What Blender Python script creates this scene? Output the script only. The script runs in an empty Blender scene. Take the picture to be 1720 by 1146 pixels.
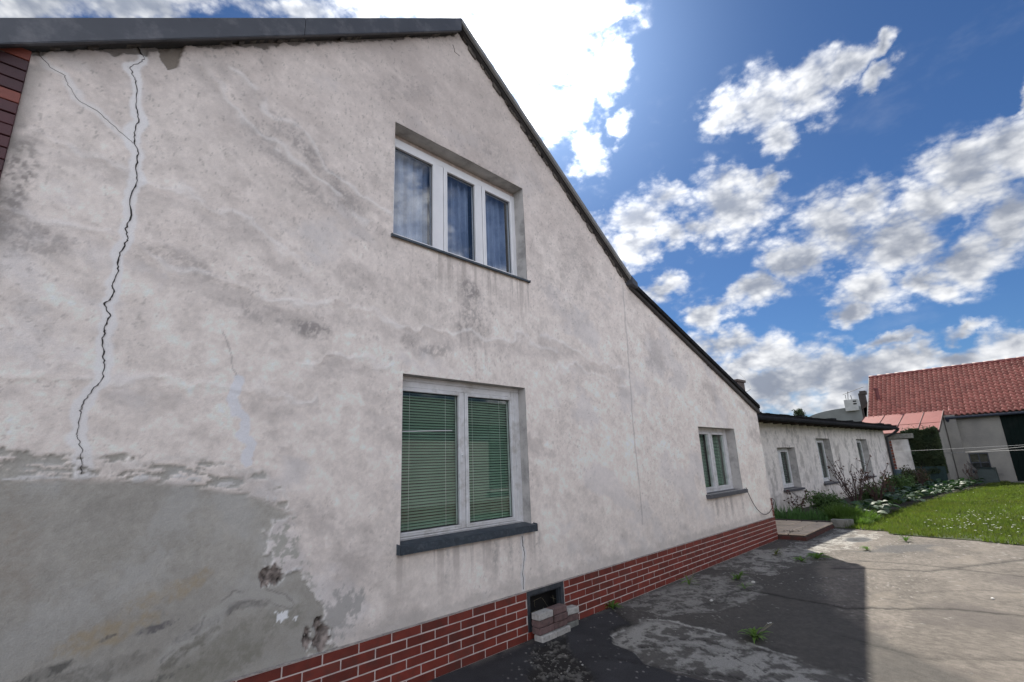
import bpy, math, random, numpy as np
from mathutils import Matrix, Vector
random.seed(7); rng = np.random.default_rng(7)
SC = bpy.context.scene; COL = SC.collection
# ---------------------------------------------------------------- camera
cam = bpy.data.objects.new('camera', bpy.data.cameras.new('camera')); COL.objects.link(cam)
# the view axis points along -Z of the camera, so the third column is minus the forward direction
R_ = Matrix(((0.70568,-0.148458,-0.692803),(-0.707406,-0.202687,-0.677122),(-0.039898,0.967925,-0.248052)))
cam.matrix_world = Matrix.Translation((0,0,1.56)) @ R_.to_4x4()
cam.data.lens = 819.42/1720*36; cam.data.sensor_width = 36; cam.data.clip_start = 0.05; cam.data.clip_end = 2000
SC.camera = cam
# ---------------------------------------------------------------- light
SUN = Vector((.754,.646,1)).normalized()
SC.view_settings.view_transform = 'Standard'; SC.view_settings.look = 'None'
SC.view_settings.exposure = 2.05; SC.view_settings.gamma = 1; SC.view_settings.use_curve_mapping = False
sun = bpy.data.objects.new('sun', bpy.data.lights.new('sun','SUN')); COL.objects.link(sun)
sun.data.energy = 2.1; sun.data.angle = math.radians(.8); sun.data.color = (1,.94,.84)
sun.rotation_euler = SUN.to_track_quat('Z','Y').to_euler(); sun.location = (20,20,30)
CRACK_MAIN = [(0.187,4.321),(0.24,4.249),(0.233,4.218),(0.178,4.135),(0.2,4.085),(0.22,4.057),(0.234,3.986),(0.243,3.865),(0.266,3.793),(0.254,3.687),(0.263,3.616),(0.294,3.556),(0.291,3.45),(0.309,3.37),(0.292,3.269),(0.306,3.098),(0.29,3.038),(0.311,2.981),(0.31,2.961),(0.284,2.878),(0.284,2.799),(0.294,2.762),(0.276,2.679),(0.288,2.644),(0.278,2.59),(0.257,2.546),(0.293,2.487),(0.274,2.403),(0.282,2.38),(0.275,2.342),(0.291,2.26),(0.303,2.202),(0.302,2.119),(0.299,2.104),(0.267,2.052),(0.241,1.987),(0.242,1.959),(0.232,1.942),(0.24,1.915),(0.238,1.821),(0.244,1.794),(0.267,1.745),(0.271,1.691),(0.283,1.61)]
CRACK_B = [(-0.241,4.0),(-0.167,3.911),(-0.098,3.897),(-0.081,3.842),(-0.02,3.768),(0.069,3.745),(0.124,3.708),(0.18,3.663),(0.258,3.613)]
CRACK_C = [(0.872,2.505),(0.898,2.396),(0.934,2.303),(0.965,2.237),(0.996,2.171)]
FILLER = [(0.996,2.171),(0.963,2.059),(0.983,1.979),(1.056,1.915),(1.046,1.822),(1.102,1.756),(1.092,1.651)]
CRACK_D = [(3.607,0.906),(3.614,0.827),(3.633,0.747),(3.616,0.672),(3.599,0.599),(3.596,0.435)]
SEAM = [(5.913,4.03),(5.894,3.31),(5.861,2.626),(5.83,1.98),(5.83,1.367),(5.829,0.781)]
APEX = [(2.827,6.156),(2.851,6.078),(2.925,6.069)]
PATCH = [(-0.138,1.644),(-0.051,1.711),(0.072,1.724),(0.29,1.716),(0.456,1.714),(0.501,1.671),(0.746,1.655),(0.936,1.661),(1.043,1.604),(1.093,1.632),(1.185,1.607),(1.339,1.478),(1.372,1.293),(1.268,1.259),(1.264,1.079),(1.262,1.016),(1.367,0.95),(1.503,0.927),(1.582,0.829),(1.61,0.696),(1.677,0.602),(1.734,0.47),(1.802,0.399),(1.502,0.374),(1.137,0.382),(0.605,0.329),(0.014,0.276)]
CLOUDS = [ (0.523,0.452,0.723,0.69,-0.722,-0.062,0.155,0.097),
 (0.444,0.485,0.754,0.729,-0.684,-0.002,0.09,0.034),
 (0.56,0.374,0.739,0.647,-0.753,-0.122,0.1,0.051),
 (0.638,0.389,0.665,0.611,-0.778,-0.147,0.068,0.057),
 (0.612,0.482,0.627,0.66,-0.746,-0.089,0.083,0.061),
 (0.692,0.459,0.557,0.606,-0.785,-0.126,0.042,0.048),
 (0.645,0.348,0.68,0.592,-0.787,-0.173,0.039,0.035),
 (0.604,0.316,0.731,0.604,-0.777,-0.177,0.049,0.023),
 (0.703,0.389,0.595,0.571,-0.804,-0.167,0.032,0.025),
 (-0.063,0.789,0.611,0.855,-0.278,0.437,0.074,0.025),
 (0.045,0.745,0.665,0.855,-0.379,0.355,0.096,0.026),
 (0.218,0.658,0.721,0.827,-0.52,0.212,0.098,0.024),
 (0.33,0.579,0.746,0.788,-0.606,0.109,0.126,0.033),
 (0.796,0.178,0.579,0.274,-0.957,-0.097,0.072,0.04),
 (0.794,0.218,0.567,0.247,-0.969,0.011,0.04,0.03),
 (0.813,0.121,0.569,0.17,-0.984,-0.047,0.048,0.036),
 (0.823,0.07,0.564,0.028,-0.997,0.071,0.042,0.017),
 (0.823,0.02,0.567,-0.107,-0.978,0.178,0.019,0.011),
 (0.842,0.032,0.539,-0.018,-0.997,0.075,0.03,0.013),
 (0.824,0.179,0.537,0.379,-0.873,-0.307,0.027,0.028),
 (0.781,0.435,0.447,0.535,-0.832,-0.149,0.069,0.045),
 (0.799,0.444,0.406,0.525,-0.839,-0.143,0.054,0.044),
 (0.807,0.365,0.465,0.335,-0.933,0.129,0.044,0.031),
 (0.855,0.271,0.442,0.393,-0.889,-0.238,0.065,0.057),
 (0.855,0.217,0.471,0.366,-0.889,-0.273,0.026,0.026),
 (0.845,0.324,0.425,0.429,-0.88,-0.206,0.046,0.033),
 (0.833,0.374,0.409,0.464,-0.868,-0.178,0.043,0.028),
 (0.853,0.408,0.325,0.413,-0.91,0.024,0.048,0.025),
 (0.898,0.347,0.27,0.288,-0.935,0.205,0.05,0.027),
 (0.916,0.274,0.293,0.219,-0.959,0.179,0.053,0.028),
 (0.916,0.211,0.34,0.291,-0.927,-0.237,0.044,0.044),
 (0.921,0.139,0.365,0.1,-0.99,0.101,0.061,0.06),
 (0.92,0.081,0.384,0.051,-0.996,0.069,0.045,0.031),
 (0.944,0.065,0.323,0.021,-0.993,0.115,0.07,0.047),
 (0.933,0.012,0.36,-0.063,-0.982,0.177,0.047,0.038),
 (0.923,-0.047,0.383,-0.115,-0.983,0.142,0.057,0.056),
 (0.91,-0.091,0.406,0.103,-0.89,-0.444,0.029,0.047),
 (0.961,-0.024,0.276,-0.039,-0.999,0.026,0.062,0.039),
 (0.949,-0.073,0.305,0.04,-0.93,-0.366,0.032,0.058),
 (0.967,0.036,0.254,0.099,-0.958,-0.269,0.035,0.023),
 (0.959,0.119,0.257,0.173,-0.956,-0.235,0.049,0.034),
 (0.959,0.157,0.235,0.199,-0.958,-0.208,0.029,0.022),
 (0.922,0.333,0.197,0.372,-0.873,-0.315,0.076,0.033),
 (0.953,0.25,0.169,0.277,-0.931,-0.239,0.087,0.038),
 (0.973,0.186,0.139,0.197,-0.97,-0.14,0.067,0.03),
 (0.984,0.104,0.141,0.105,-0.993,-0.053,0.068,0.023),
 (0.99,0.032,0.138,0.025,-1,0.004,0.047,0.018),
 (0.99,-0.03,0.141,-0.042,-0.998,0.041,0.033,0.022),
 (0.953,0.277,0.124,0.282,-0.953,-0.113,0.131,0.03),
 (0.987,0.128,0.101,0.133,-0.983,-0.127,0.115,0.021),
 (0.984,0.01,0.179,0.002,-1,0.01,0.036,0.012),
 (0.979,0.114,0.172,0.102,-0.994,0.032,0.035,0.012),
 (0.883,-0.108,0.457,0.137,-0.865,-0.482,0.007,0.015),
 (0.939,0.309,0.15,0.318,-0.941,-0.119,0.058,0.027) ]
CLOUD_WHITE = (.30,.302,.306); CLOUD_GREY = (.080,.090,.112)
def build_world():
    w = bpy.data.worlds.new('World'); SC.world = w; w.use_nodes = True
    nt = w.node_tree; N = nt.nodes; Lk = nt.links; N.clear()
    def n(t, **k):
        x = N.new(t)
        for a,b in k.items(): setattr(x,a,b)
        return x
    def put(s,v):
        if isinstance(v,(int,float)): s.default_value = v
        elif isinstance(v,tuple): s.default_value = v
        else: Lk.new(v,s)
    def M(op,a,b=None,c=None,clamp=False):
        x = n('ShaderNodeMath',operation=op,use_clamp=clamp); put(x.inputs[0],a)
        if b is not None: put(x.inputs[1],b)
        if c is not None: put(x.inputs[2],c)
        return x.outputs[0]
    def VM(op,a,b=None):
        x = n('ShaderNodeVectorMath',operation=op); put(x.inputs[0],a)
        if b is not None: put(x.inputs[1] if op!='SCALE' else x.inputs[3],b)
        return x.outputs[1] if op in('DOT_PRODUCT','LENGTH') else x.outputs[0]
    def SS(a,lo,hi,t0=0.,t1=1.):
        x = n('ShaderNodeMapRange',interpolation_type='SMOOTHSTEP'); put(x.inputs[0],a)
        for i,v in zip((1,2,3,4),(lo,hi,t0,t1)): x.inputs[i].default_value = v
        return x.outputs[0]
    tc = n('ShaderNodeTexCoord').outputs['Generated']
    d = VM('NORMALIZE',tc)
    def noise(v,s,det,rough=.55,dist=0,col=False):
        x = n('ShaderNodeTexNoise'); put(x.inputs['Vector'],v); x.inputs['Scale'].default_value = s
        x.inputs['Detail'].default_value = det; x.inputs['Roughness'].default_value = rough; x.inputs['Distortion'].default_value = dist
        return x.outputs[1] if col else x.outputs[0]
    # direction warped by noise so that the cloud outlines are ragged
    w1 = VM('ADD',VM('SCALE',VM('SUBTRACT',noise(d,7,3,.6,col=True),(.5,.5,.5)),.13),VM('SCALE',VM('SUBTRACT',noise(d,26,6,.65,col=True),(.5,.5,.5)),.035))
    dw = VM('ADD',d,w1)
    tot = None
    for ci,(x,y,z,ex,ey,ez,ra,rb) in enumerate(CLOUDS):
        if ci < 9: ra *= .86; rb *= .86
        c = Vector((x,y,z)).normalized(); e1 = Vector((ex,ey,ez)); e1 = (e1-c*e1.dot(c)).normalized(); e2 = c.cross(e1)
        m = n('ShaderNodeMapping',vector_type='TEXTURE'); Lk.new(dw,m.inputs[0])
        R3 = Matrix((e1,e2,c)).transposed()
        m.inputs['Location'].default_value = c; m.inputs['Rotation'].default_value = R3.to_euler()
        m.inputs['Scale'].default_value = (ra*1.72,rb*1.72,.5)
        g = n('ShaderNodeTexGradient',gradient_type='SPHERICAL'); Lk.new(m.outputs[0],g.inputs[0])
        tot = g.outputs['Fac'] if tot is None else M('SMOOTH_MAX',tot,g.outputs['Fac'],.03)
    # the rest of the sky, beyond the part the photograph shows
    fwd = Vector((.6928,.6771,.2481)).normalized()
    away = SS(VM('DOT_PRODUCT',d,tuple(fwd)),.62,.48,0,1)
    sx = n('ShaderNodeSeparateXYZ'); Lk.new(d,sx.inputs[0])
    stretch = VM('MULTIPLY',d,(1,1,1.7))
    far = SS(noise(VM('ADD',stretch,FAR_OFF),3.0,3,.55),.37,.62)  # cloud cover out of view thickened to send more light onto the wall
    tot = M('ADD',tot,M('MULTIPLY',M('MULTIPLY',far,away),.95))
    low = SS(sx.outputs[2],.20,.04,0,.55)
    tot = M('ADD',tot,M('MULTIPLY',low,SS(noise(stretch,7,3),.38,.62)))
    fine = M('SUBTRACT',noise(stretch,13,8,.62),.5)
    fine2 = M('SUBTRACT',noise(stretch,34,5,.66),.5)
    vo = n('ShaderNodeTexVoronoi',feature='F1'); Lk.new(VM('ADD',stretch,VM('SCALE',noise(d,18,3,col=True),.03)),vo.inputs['Vector']); vo.inputs['Scale'].default_value = 26; vo.inputs['Detail'].default_value = 2; vo.inputs['Roughness'].default_value = .6
    puff = M('SUBTRACT',.50,vo.outputs['Distance'])
    gate = SS(tot,.04,.30)
    dens = M('ADD',tot,M('MULTIPLY',gate,M('ADD',M('ADD',M('MULTIPLY',puff,.28),M('MULTIPLY',fine,1.0)),M('MULTIPLY',fine2,.42))))
    alpha = SS(dens,.06,.68)
    wisp = M('MULTIPLY',SS(noise(VM('MULTIPLY',d,(1,1,2.2)),5,5,.62),.56,.85),.10)
    alpha = M('MULTIPLY',M('MAXIMUM',alpha,wisp),SS(sx.outputs[2],-.03,.0))
    billow = noise(stretch,15,7,.58)
    low_n = noise(VM('ADD',stretch,(3.,1.,0.)),8.5,4,.55)
    body = SS(M('ADD',M('ADD',M('MULTIPLY',tot,.95),M('MULTIPLY',dens,.10)),M('ADD',M('MULTIPLY',M('SUBTRACT',low_n,.5),1.9),M('ADD',M('MULTIPLY',M('SUBTRACT',billow,.5),1.7),M('MULTIPLY',puff,-.5)))),.10,1.65)
    sd = VM('DOT_PRODUCT',d,tuple(SUN))
    near = M('POWER',M('MAXIMUM',sd,0.),40.)
    glow = M('POWER',M('MAXIMUM',sd,0.),7.)
    mixc = n('ShaderNodeMix',data_type='RGBA'); Lk.new(M('MULTIPLY',body,M('SUBTRACT',1.,M('MULTIPLY',near,.85),clamp=True)),mixc.inputs['Factor'])
    mixc.inputs['A'].default_value = (*[v*10 for v in CLOUD_WHITE],1); mixc.inputs['B'].default_value = (*[v*10 for v in CLOUD_GREY],1)
    front = SS(sd,.5,-.35,0,4.0)      # clouds away from the sun boosted past natural brightness to lift the shaded wall
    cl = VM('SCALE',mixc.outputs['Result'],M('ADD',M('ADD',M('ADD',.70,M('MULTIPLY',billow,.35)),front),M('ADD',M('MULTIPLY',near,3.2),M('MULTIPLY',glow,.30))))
    sky = n('ShaderNodeTexSky',sky_type='NISHITA'); sky.sun_disc = False
    sky.sun_elevation = math.asin(SUN.z); sky.sun_rotation = math.atan2(SUN.x,SUN.y)
    sky.altitude = 300; sky.air_density = 1.0; sky.dust_density = .5; sky.ozone_density = 4
    blue = VM('MULTIPLY',sky.outputs[0],SKY_TINT)
    blue = VM('ADD',blue,VM('SCALE',(2.2,3.0,4.6),M('MULTIPLY',near,.34)))
    fin = n('ShaderNodeMix',data_type='RGBA'); Lk.new(alpha,fin.inputs['Factor']); Lk.new(blue,fin.inputs['A']); Lk.new(cl,fin.inputs['B'])
    bg = n('ShaderNodeBackground'); Lk.new(fin.outputs['Result'],bg.inputs[0]); bg.inputs[1].default_value = .1
    out = n('ShaderNodeOutputWorld'); Lk.new(bg.outputs[0],out.inputs[0])
    w.cycles.sampling_method = 'MANUAL'; w.cycles.sample_map_resolution = 1024
SKY_TINT = (.090,.134,.184)
FAR_OFF = (1.3,1.7,.1)
build_world()
# ---------------------------------------------------------------- helpers
def inputs(b, **k):
    for a,v in k.items(): b.inputs[a.replace('_',' ')].default_value = v
def mat(name, c1, c2=None, scale=6., rough=.85, bump=.0, bscale=None, metal=0., detail=6., thr=(.35,.65), stretch=(1,1,1), spec=.5, dirt=None, dscale=1.5, coat=0., obj_rand=0.):
    m = bpy.data.materials.new(name); m.use_nodes = True; nt = m.node_tree; N = nt.nodes; Lk = nt.links
    b = N['Principled BSDF']; inputs(b, Roughness=rough, Metallic=metal, Specular_IOR_Level=spec, Coat_Weight=coat)
    c2 = c2 or tuple(v*.8 for v in c1)
    geo = N.new('ShaderNodeNewGeometry'); mp = N.new('ShaderNodeMapping'); Lk.new(geo.outputs['Position'],mp.inputs[0]); mp.inputs['Scale'].default_value = stretch
    no = N.new('ShaderNodeTexNoise'); Lk.new(mp.outputs[0],no.inputs[0]); inputs(no, Scale=scale, Detail=detail, Roughness=.62)
    mr = N.new('ShaderNodeMapRange'); Lk.new(no.outputs[0],mr.inputs[0]); mr.inputs[1].default_value, mr.inputs[2].default_value = thr
    mx = N.new('ShaderNodeMix'); mx.data_type = 'RGBA'; Lk.new(mr.outputs[0],mx.inputs['Factor'])
    mx.inputs['A'].default_value = (*c1,1); mx.inputs['B'].default_value = (*c2,1); res = mx.outputs['Result']
    if dirt:
        n2 = N.new('ShaderNodeTexNoise'); Lk.new(mp.outputs[0],n2.inputs[0]); inputs(n2, Scale=dscale, Detail=9, Roughness=.68)
        r2 = N.new('ShaderNodeMapRange'); Lk.new(n2.outputs[0],r2.inputs[0]); r2.inputs[1].default_value, r2.inputs[2].default_value = .5,.68
        r2.inputs[4].default_value = .75
        m2 = N.new('ShaderNodeMix'); m2.data_type = 'RGBA'; Lk.new(r2.outputs[0],m2.inputs['Factor']); Lk.new(res,m2.inputs['A']); m2.inputs['B'].default_value = (*dirt,1); res = m2.outputs['Result']
    if obj_rand:
        oi = N.new('ShaderNodeObjectInfo'); hs = N.new('ShaderNodeHueSaturation')
        r3 = N.new('ShaderNodeMapRange'); Lk.new(oi.outputs['Random'],r3.inputs[0]); r3.inputs[3].default_value = 1-obj_rand; r3.inputs[4].default_value = 1+obj_rand
        Lk.new(r3.outputs[0],hs.inputs['Value']); Lk.new(res,hs.inputs['Color']); res = hs.outputs[0]
    Lk.new(res,b.inputs['Base Color'])
    if bump:
        bn = N.new('ShaderNodeTexNoise'); Lk.new(geo.outputs['Position'],bn.inputs[0]); inputs(bn, Scale=bscale or scale*6, Detail=5, Roughness=.6)
        bp = N.new('ShaderNodeBump'); Lk.new(bn.outputs[0],bp.inputs['Height']); inputs(bp, Strength=1., Distance=bump); Lk.new(bp.outputs[0],b.inputs['Normal'])
    return m
def vmat(name, attr='tint', rough=.9, bumps=((90,.0015),(400,.0006)), fine=.12, fscale=120, spec=.3):
    # colour comes from the per-vertex tint of the surface itself, plus fine grain
    m = bpy.data.materials.new(name); m.use_nodes = True; nt = m.node_tree; N = nt.nodes; Lk = nt.links
    b = N['Principled BSDF']; inputs(b, Roughness=rough, Specular_IOR_Level=spec)
    at = N.new('ShaderNodeAttribute'); at.attribute_name = attr
    geo = N.new('ShaderNodeNewGeometry')
    no = N.new('ShaderNodeTexNoise'); Lk.new(geo.outputs['Position'],no.inputs[0]); inputs(no, Scale=fscale, Detail=6, Roughness=.7)
    mr = N.new('ShaderNodeMapRange'); Lk.new(no.outputs[0],mr.inputs[0]); mr.inputs[1].default_value=.3; mr.inputs[2].default_value=.7; mr.inputs[3].default_value = 1-fine; mr.inputs[4].default_value = 1+fine
    sc = N.new('ShaderNodeVectorMath'); sc.operation = 'SCALE'; Lk.new(at.outputs['Color'],sc.inputs[0]); Lk.new(mr.outputs[0],sc.inputs[3])
    Lk.new(sc.outputs[0],b.inputs['Base Color'])
    prev = None
    for s,dst in bumps:
        bn = N.new('ShaderNodeTexNoise'); Lk.new(geo.outputs['Position'],bn.inputs[0]); inputs(bn, Scale=s, Detail=5, Roughness=.6)
        bp = N.new('ShaderNodeBump'); Lk.new(bn.outputs[0],bp.inputs['Height']); inputs(bp, Strength=1., Distance=dst)
        if prev: Lk.new(prev.outputs[0],bp.inputs['Normal'])
        prev = bp
    if prev: Lk.new(prev.outputs[0],b.inputs['Normal'])
    return m
def glass_mat(name, ior, tint=(1,1,1), dirty=.03):
    m = bpy.data.materials.new(name); m.use_nodes = True; nt = m.node_tree; N = nt.nodes; Lk = nt.links; N.clear()
    fr = N.new('ShaderNodeFresnel'); fr.inputs[0].default_value = ior
    tr = N.new('ShaderNodeBsdfTransparent'); tr.inputs[0].default_value = (*tint,1)
    gl = N.new('ShaderNodeBsdfGlossy'); gl.inputs['Roughness'].default_value = 0.
    df = N.new('ShaderNodeBsdfDiffuse'); df.inputs[0].default_value = (.5,.5,.48,1)
    geo = N.new('ShaderNodeNewGeometry'); no = N.new('ShaderNodeTexNoise'); Lk.new(geo.outputs['Position'],no.inputs[0]); inputs(no, Scale=1.5, Detail=0)
    bp = N.new('ShaderNodeBump'); Lk.new(no.outputs[0],bp.inputs['Height']); inputs(bp, Strength=1., Distance=.0006); Lk.new(bp.outputs[0],gl.inputs['Normal'])
    bf = N.new('ShaderNodeMath'); bf.operation='SUBTRACT'; bf.inputs[0].default_value=1.; bf.use_clamp=True; Lk.new(geo.outputs['Backfacing'],bf.inputs[1]); ff = N.new('ShaderNodeMath'); ff.operation='MULTIPLY'; Lk.new(fr.outputs[0],ff.inputs[0]); Lk.new(bf.outputs[0],ff.inputs[1])
    mx = N.new('ShaderNodeMixShader'); Lk.new(ff.outputs[0],mx.inputs[0]); Lk.new(tr.outputs[0],mx.inputs[1]); Lk.new(gl.outputs[0],mx.inputs[2])
    m2 = N.new('ShaderNodeMixShader'); m2.inputs[0].default_value = dirty; Lk.new(mx.outputs[0],m2.inputs[1]); Lk.new(df.outputs[0],m2.inputs[2])
    out = N.new('ShaderNodeOutputMaterial'); Lk.new(m2.outputs[0],out.inputs[0])
    return m

class MB:
    """collects simple solids and links them as ONE mesh object"""
    def __init__(s): s.v=[]; s.f=[]
    def add(s, vs, fs):
        o=len(s.v); s.v += [tuple(v) for v in vs]; s.f += [tuple(i+o for i in f) for f in fs]; return s
    def box(s, x0,x1,y0,y1,z0,z1):
        return s.add([(x0,y0,z0),(x1,y0,z0),(x1,y1,z0),(x0,y1,z0),(x0,y0,z1),(x1,y0,z1),(x1,y1,z1),(x0,y1,z1)],
                     [(0,3,2,1),(4,5,6,7),(0,1,5,4),(1,2,6,5),(2,3,7,6),(3,0,4,7)])
    def cbox(s, x0,x1,y0,y1,z0,z1,b=.004):
        # box with chamfered edges
        c=[((x0+x1)/2),((y0+y1)/2),((z0+z1)/2)]; h=[(x1-x0)/2,(y1-y0)/2,(z1-z0)/2]
        vs=[];idx={}
        for sx in(-1,1):
            for sy in(-1,1):
                for sz in(-1,1):
                    for k in range(3):
                        p=[sx*(h[0]-b),sy*(h[1]-b),sz*(h[2]-b)]; p[k]=(sx,sy,sz)[k]*h[k]
                        idx[(sx,sy,sz,k)]=len(vs); vs.append((c[0]+p[0],c[1]+p[1],c[2]+p[2]))
        fs=[]
        I=lambda sx,sy,sz,k: idx[(sx,sy,sz,k)]
        for q in(-1,1):
            a=[I(q,-1,-1,0),I(q,1,-1,0),I(q,1,1,0),I(q,-1,1,0)]; fs.append(a if q>0 else a[::-1])
            a=[I(-1,q,-1,1),I(-1,q,1,1),I(1,q,1,1),I(1,q,-1,1)]; fs.append(a if q>0 else a[::-1])
            a=[I(-1,-1,q,2),I(1,-1,q,2),I(1,1,q,2),I(-1,1,q,2)]; fs.append(a if q>0 else a[::-1])
        for p in(-1,1):
            for q in(-1,1):
                fs.append([I(-1,p,q,1),I(1,p,q,1),I(1,p,q,2),I(-1,p,q,2)])
                fs.append([I(p,-1,q,0),I(p,1,q,0),I(p,1,q,2),I(p,-1,q,2)])
                fs.append([I(p,q,-1,0),I(p,q,1,0),I(p,q,1,1),I(p,q,-1,1)])
                for r in(-1,1): fs.append([I(p,q,r,0),I(p,q,r,1),I(p,q,r,2)])
        # de-duplicate triangles added four times over
        seen=set(); out=[]
        for f in fs:
            k=tuple(sorted(f))
            if k not in seen: seen.add(k); out.append(f)
        return s.add(vs,out)
    def prism(s, poly, axis, a0, a1):
        # polygon in the two other axes, extruded along `axis`
        def P(u,v,a): return {0:(a,u,v),1:(u,a,v),2:(u,v,a)}[axis]
        n=len(poly); vs=[P(u,v,a0) for u,v in poly]+[P(u,v,a1) for u,v in poly]
        return s.add(vs,[tuple(range(n))[::-1],tuple(range(n,2*n))]+[(i,(i+1)%n,n+(i+1)%n,n+i) for i in range(n)])
    def tube(s, pts, r, n=6, r1=None):
        pts=[Vector(p) for p in pts]; m=len(pts); vs=[]; up=None
        for i,p in enumerate(pts):
            t=(pts[min(i+1,m-1)]-pts[max(i-1,0)]).normalized()
            if up is None: up = t.orthogonal().normalized()
            up=(up-t*up.dot(t)); up = up.normalized() if up.length>1e-6 else t.orthogonal().normalized(); b=t.cross(up)
            rr = r if r1 is None else r+(r1-r)*i/(m-1)
            vs += [p+(up*math.cos(a)+b*math.sin(a))*rr for a in (2*math.pi*k/n for k in range(n))]
        fs=[(i*n+k,i*n+(k+1)%n,(i+1)*n+(k+1)%n,(i+1)*n+k) for i in range(m-1) for k in range(n)]
        fs += [tuple(range(n))[::-1], tuple(range((m-1)*n,m*n))]
        return s.add(vs,fs)
    def build(s, name, m, parent=None, smooth=False):
        me=bpy.data.meshes.new(name); me.from_pydata(s.v,[],s.f); me.update()
        import bmesh
        if len(s.f) < 60000:
            bm=bmesh.new(); bm.from_mesh(me); bmesh.ops.recalc_face_normals(bm,faces=bm.faces[:]); bm.to_mesh(me); bm.free()
        me.materials.append(m)
        if smooth: me.polygons.foreach_set('use_smooth',[True]*len(me.polygons))
        o=bpy.data.objects.new(name,me); COL.objects.link(o)
        if parent: o.parent=parent
        return o
def tag(o,label=None,cat=None,group=None,kind=None):
    for k,v in (('label',label),('category',cat),('group',group),('kind',kind)):
        if v: o[k]=v
    return o
def thing(name,label,cat,loc=(0,0,0),rz=0,group=None):
    o=bpy.data.objects.new(name,None); COL.objects.link(o); o.location=loc; o.rotation_euler=(0,0,rz); o.empty_display_size=.2
    return tag(o,label,cat,group)
def inst(name, me, parent=None, loc=(0,0,0), rot=(0,0,0), sc=(1,1,1), m=None):
    o=bpy.data.objects.new(name,me); COL.objects.link(o); o.location=loc; o.rotation_euler=rot; o.scale=sc
    if parent: o.parent=parent
    if m:
        o.material_slots[0].link='OBJECT'; o.material_slots[0].material=m
    return o
def big_mesh(name, V, F, m, parent=None, smooth=False, color=None, attr='tint'):
    """V (n,3), F (m,k) numpy arrays, color per vertex (n,3)"""
    me=bpy.data.meshes.new(name); V=np.asarray(V,np.float32); F=np.asarray(F,np.int32); k=F.shape[1]
    me.vertices.add(len(V)); me.vertices.foreach_set('co',V.ravel())
    me.loops.add(F.size); me.loops.foreach_set('vertex_index',F.ravel())
    me.polygons.add(len(F)); me.polygons.foreach_set('loop_start',np.arange(0,F.size,k,dtype=np.int32)); me.polygons.foreach_set('loop_total',np.full(len(F),k,np.int32))
    me.update(calc_edges=True); me.validate()
    if smooth: me.polygons.foreach_set('use_smooth',np.ones(len(me.polygons),bool))
    if color is not None:
        a=me.color_attributes.new(attr,'FLOAT_COLOR','POINT'); c=np.ones((len(V),4),np.float32); c[:,:3]=color; a.data.foreach_set('color',c.ravel())
    me.materials.append(m); o=bpy.data.objects.new(name,me); COL.objects.link(o)
    if parent: o.parent=parent
    return o
# --- value noise in numpy
def _vn(x,y,seed):
    r=np.random.default_rng(seed); T=r.random((256,256),dtype=np.float32)
    xi=np.floor(x).astype(int); yi=np.floor(y).astype(int); fx=x-xi; fy=y-yi
    fx=fx*fx*fx*(fx*(fx*6-15)+10); fy=fy*fy*fy*(fy*(fy*6-15)+10)
    a=T[xi&255,yi&255]; b=T[(xi+1)&255,yi&255]; c=T[xi&255,(yi+1)&255]; d=T[(xi+1)&255,(yi+1)&255]
    return (a*(1-fx)+b*fx)*(1-fy)+(c*(1-fx)+d*fx)*fy
def fbm(x,y,s,o=5,seed=0,g=.55):
    t=0;a=1;n=0
    for i in range(o):
        ca,sa=math.cos(.6*i+.3),math.sin(.6*i+.3); u=(x*ca-y*sa)*s; v=(x*sa+y*ca)*s
        t=t+a*_vn(u+17.3*i,v+9.1*i,seed*13+i); n+=a; a*=g; s=s*2.03
    return t/n
def sst(x,a,b): t=np.clip((x-a)/(b-a),0,1); return t*t*(3-2*t)
def pline(X,Z,P):
    d=np.full(X.shape,9.,np.float32)
    for (x0,z0),(x1,z1) in zip(P[:-1],P[1:]):
        dx,dz=x1-x0,z1-z0; t=np.clip(((X-x0)*dx+(Z-z0)*dz)/(dx*dx+dz*dz+1e-9),0,1)
        d=np.minimum(d,np.hypot(X-x0-t*dx,Z-z0-t*dz))
    return d
def psdf(X,Z,P):
    # signed distance, positive inside
    d=pline(X,Z,P+[P[0]]); ins=np.zeros(X.shape,bool)
    for (x0,z0),(x1,z1) in zip(P,P[1:]+[P[0]]):
        c=((z0>Z)!=(z1>Z)); xx=(x1-x0)*(Z-z0)/((z1-z0) if z1!=z0 else 1e-9)+x0; ins^=(c&(X<xx))
    return np.where(ins,d,-d)
def lerp(C,c,t): return C*(1-t[...,None])+np.array(c,np.float32)*t[...,None]
# ---------------------------------------------------------------- materials
M_glass = glass_mat('window_glass',1.7,(.93,.97,.94),.01); M_glassU = glass_mat('sky_glass',2.5,(.9,.93,.95),.01)
M_white = mat('painted_wood_white',(.66,.66,.67),(.56,.56,.56),9,.5,.0006,60,dirt=(.36,.34,.31),dscale=7)
M_pvc = mat('white_plastic_frame',(.72,.71,.72),(.66,.66,.67),5,.4)
M_rubber = mat('black_gasket',(.015,.015,.017),None,20,.6)
M_sill = mat('dark_metal_sill',(.030,.045,.060),(.020,.03,.042),14,.5,.0004,50,dirt=(.10,.12,.14),dscale=20,metal=.0)
M_sillg = mat('grey_metal_sill',(.09,.09,.10),(.06,.06,.07),14,.55,.0004,50)
M_reveal = mat('reveal_plaster',(.50,.475,.45),(.38,.36,.34),5,.92,.003,25,dirt=(.24,.23,.22),dscale=5)
M_mortar = mat('pale_mortar',(.64,.55,.51),(.48,.41,.38),9,.9,.002,120,dirt=(.32,.26,.24),dscale=4)
M_brick = mat('red_brick_slip',(.185,.030,.018),(.130,.021,.013),11,.6,.0007,160,dirt=(.085,.030,.022),dscale=7,obj_rand=.22)
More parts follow.
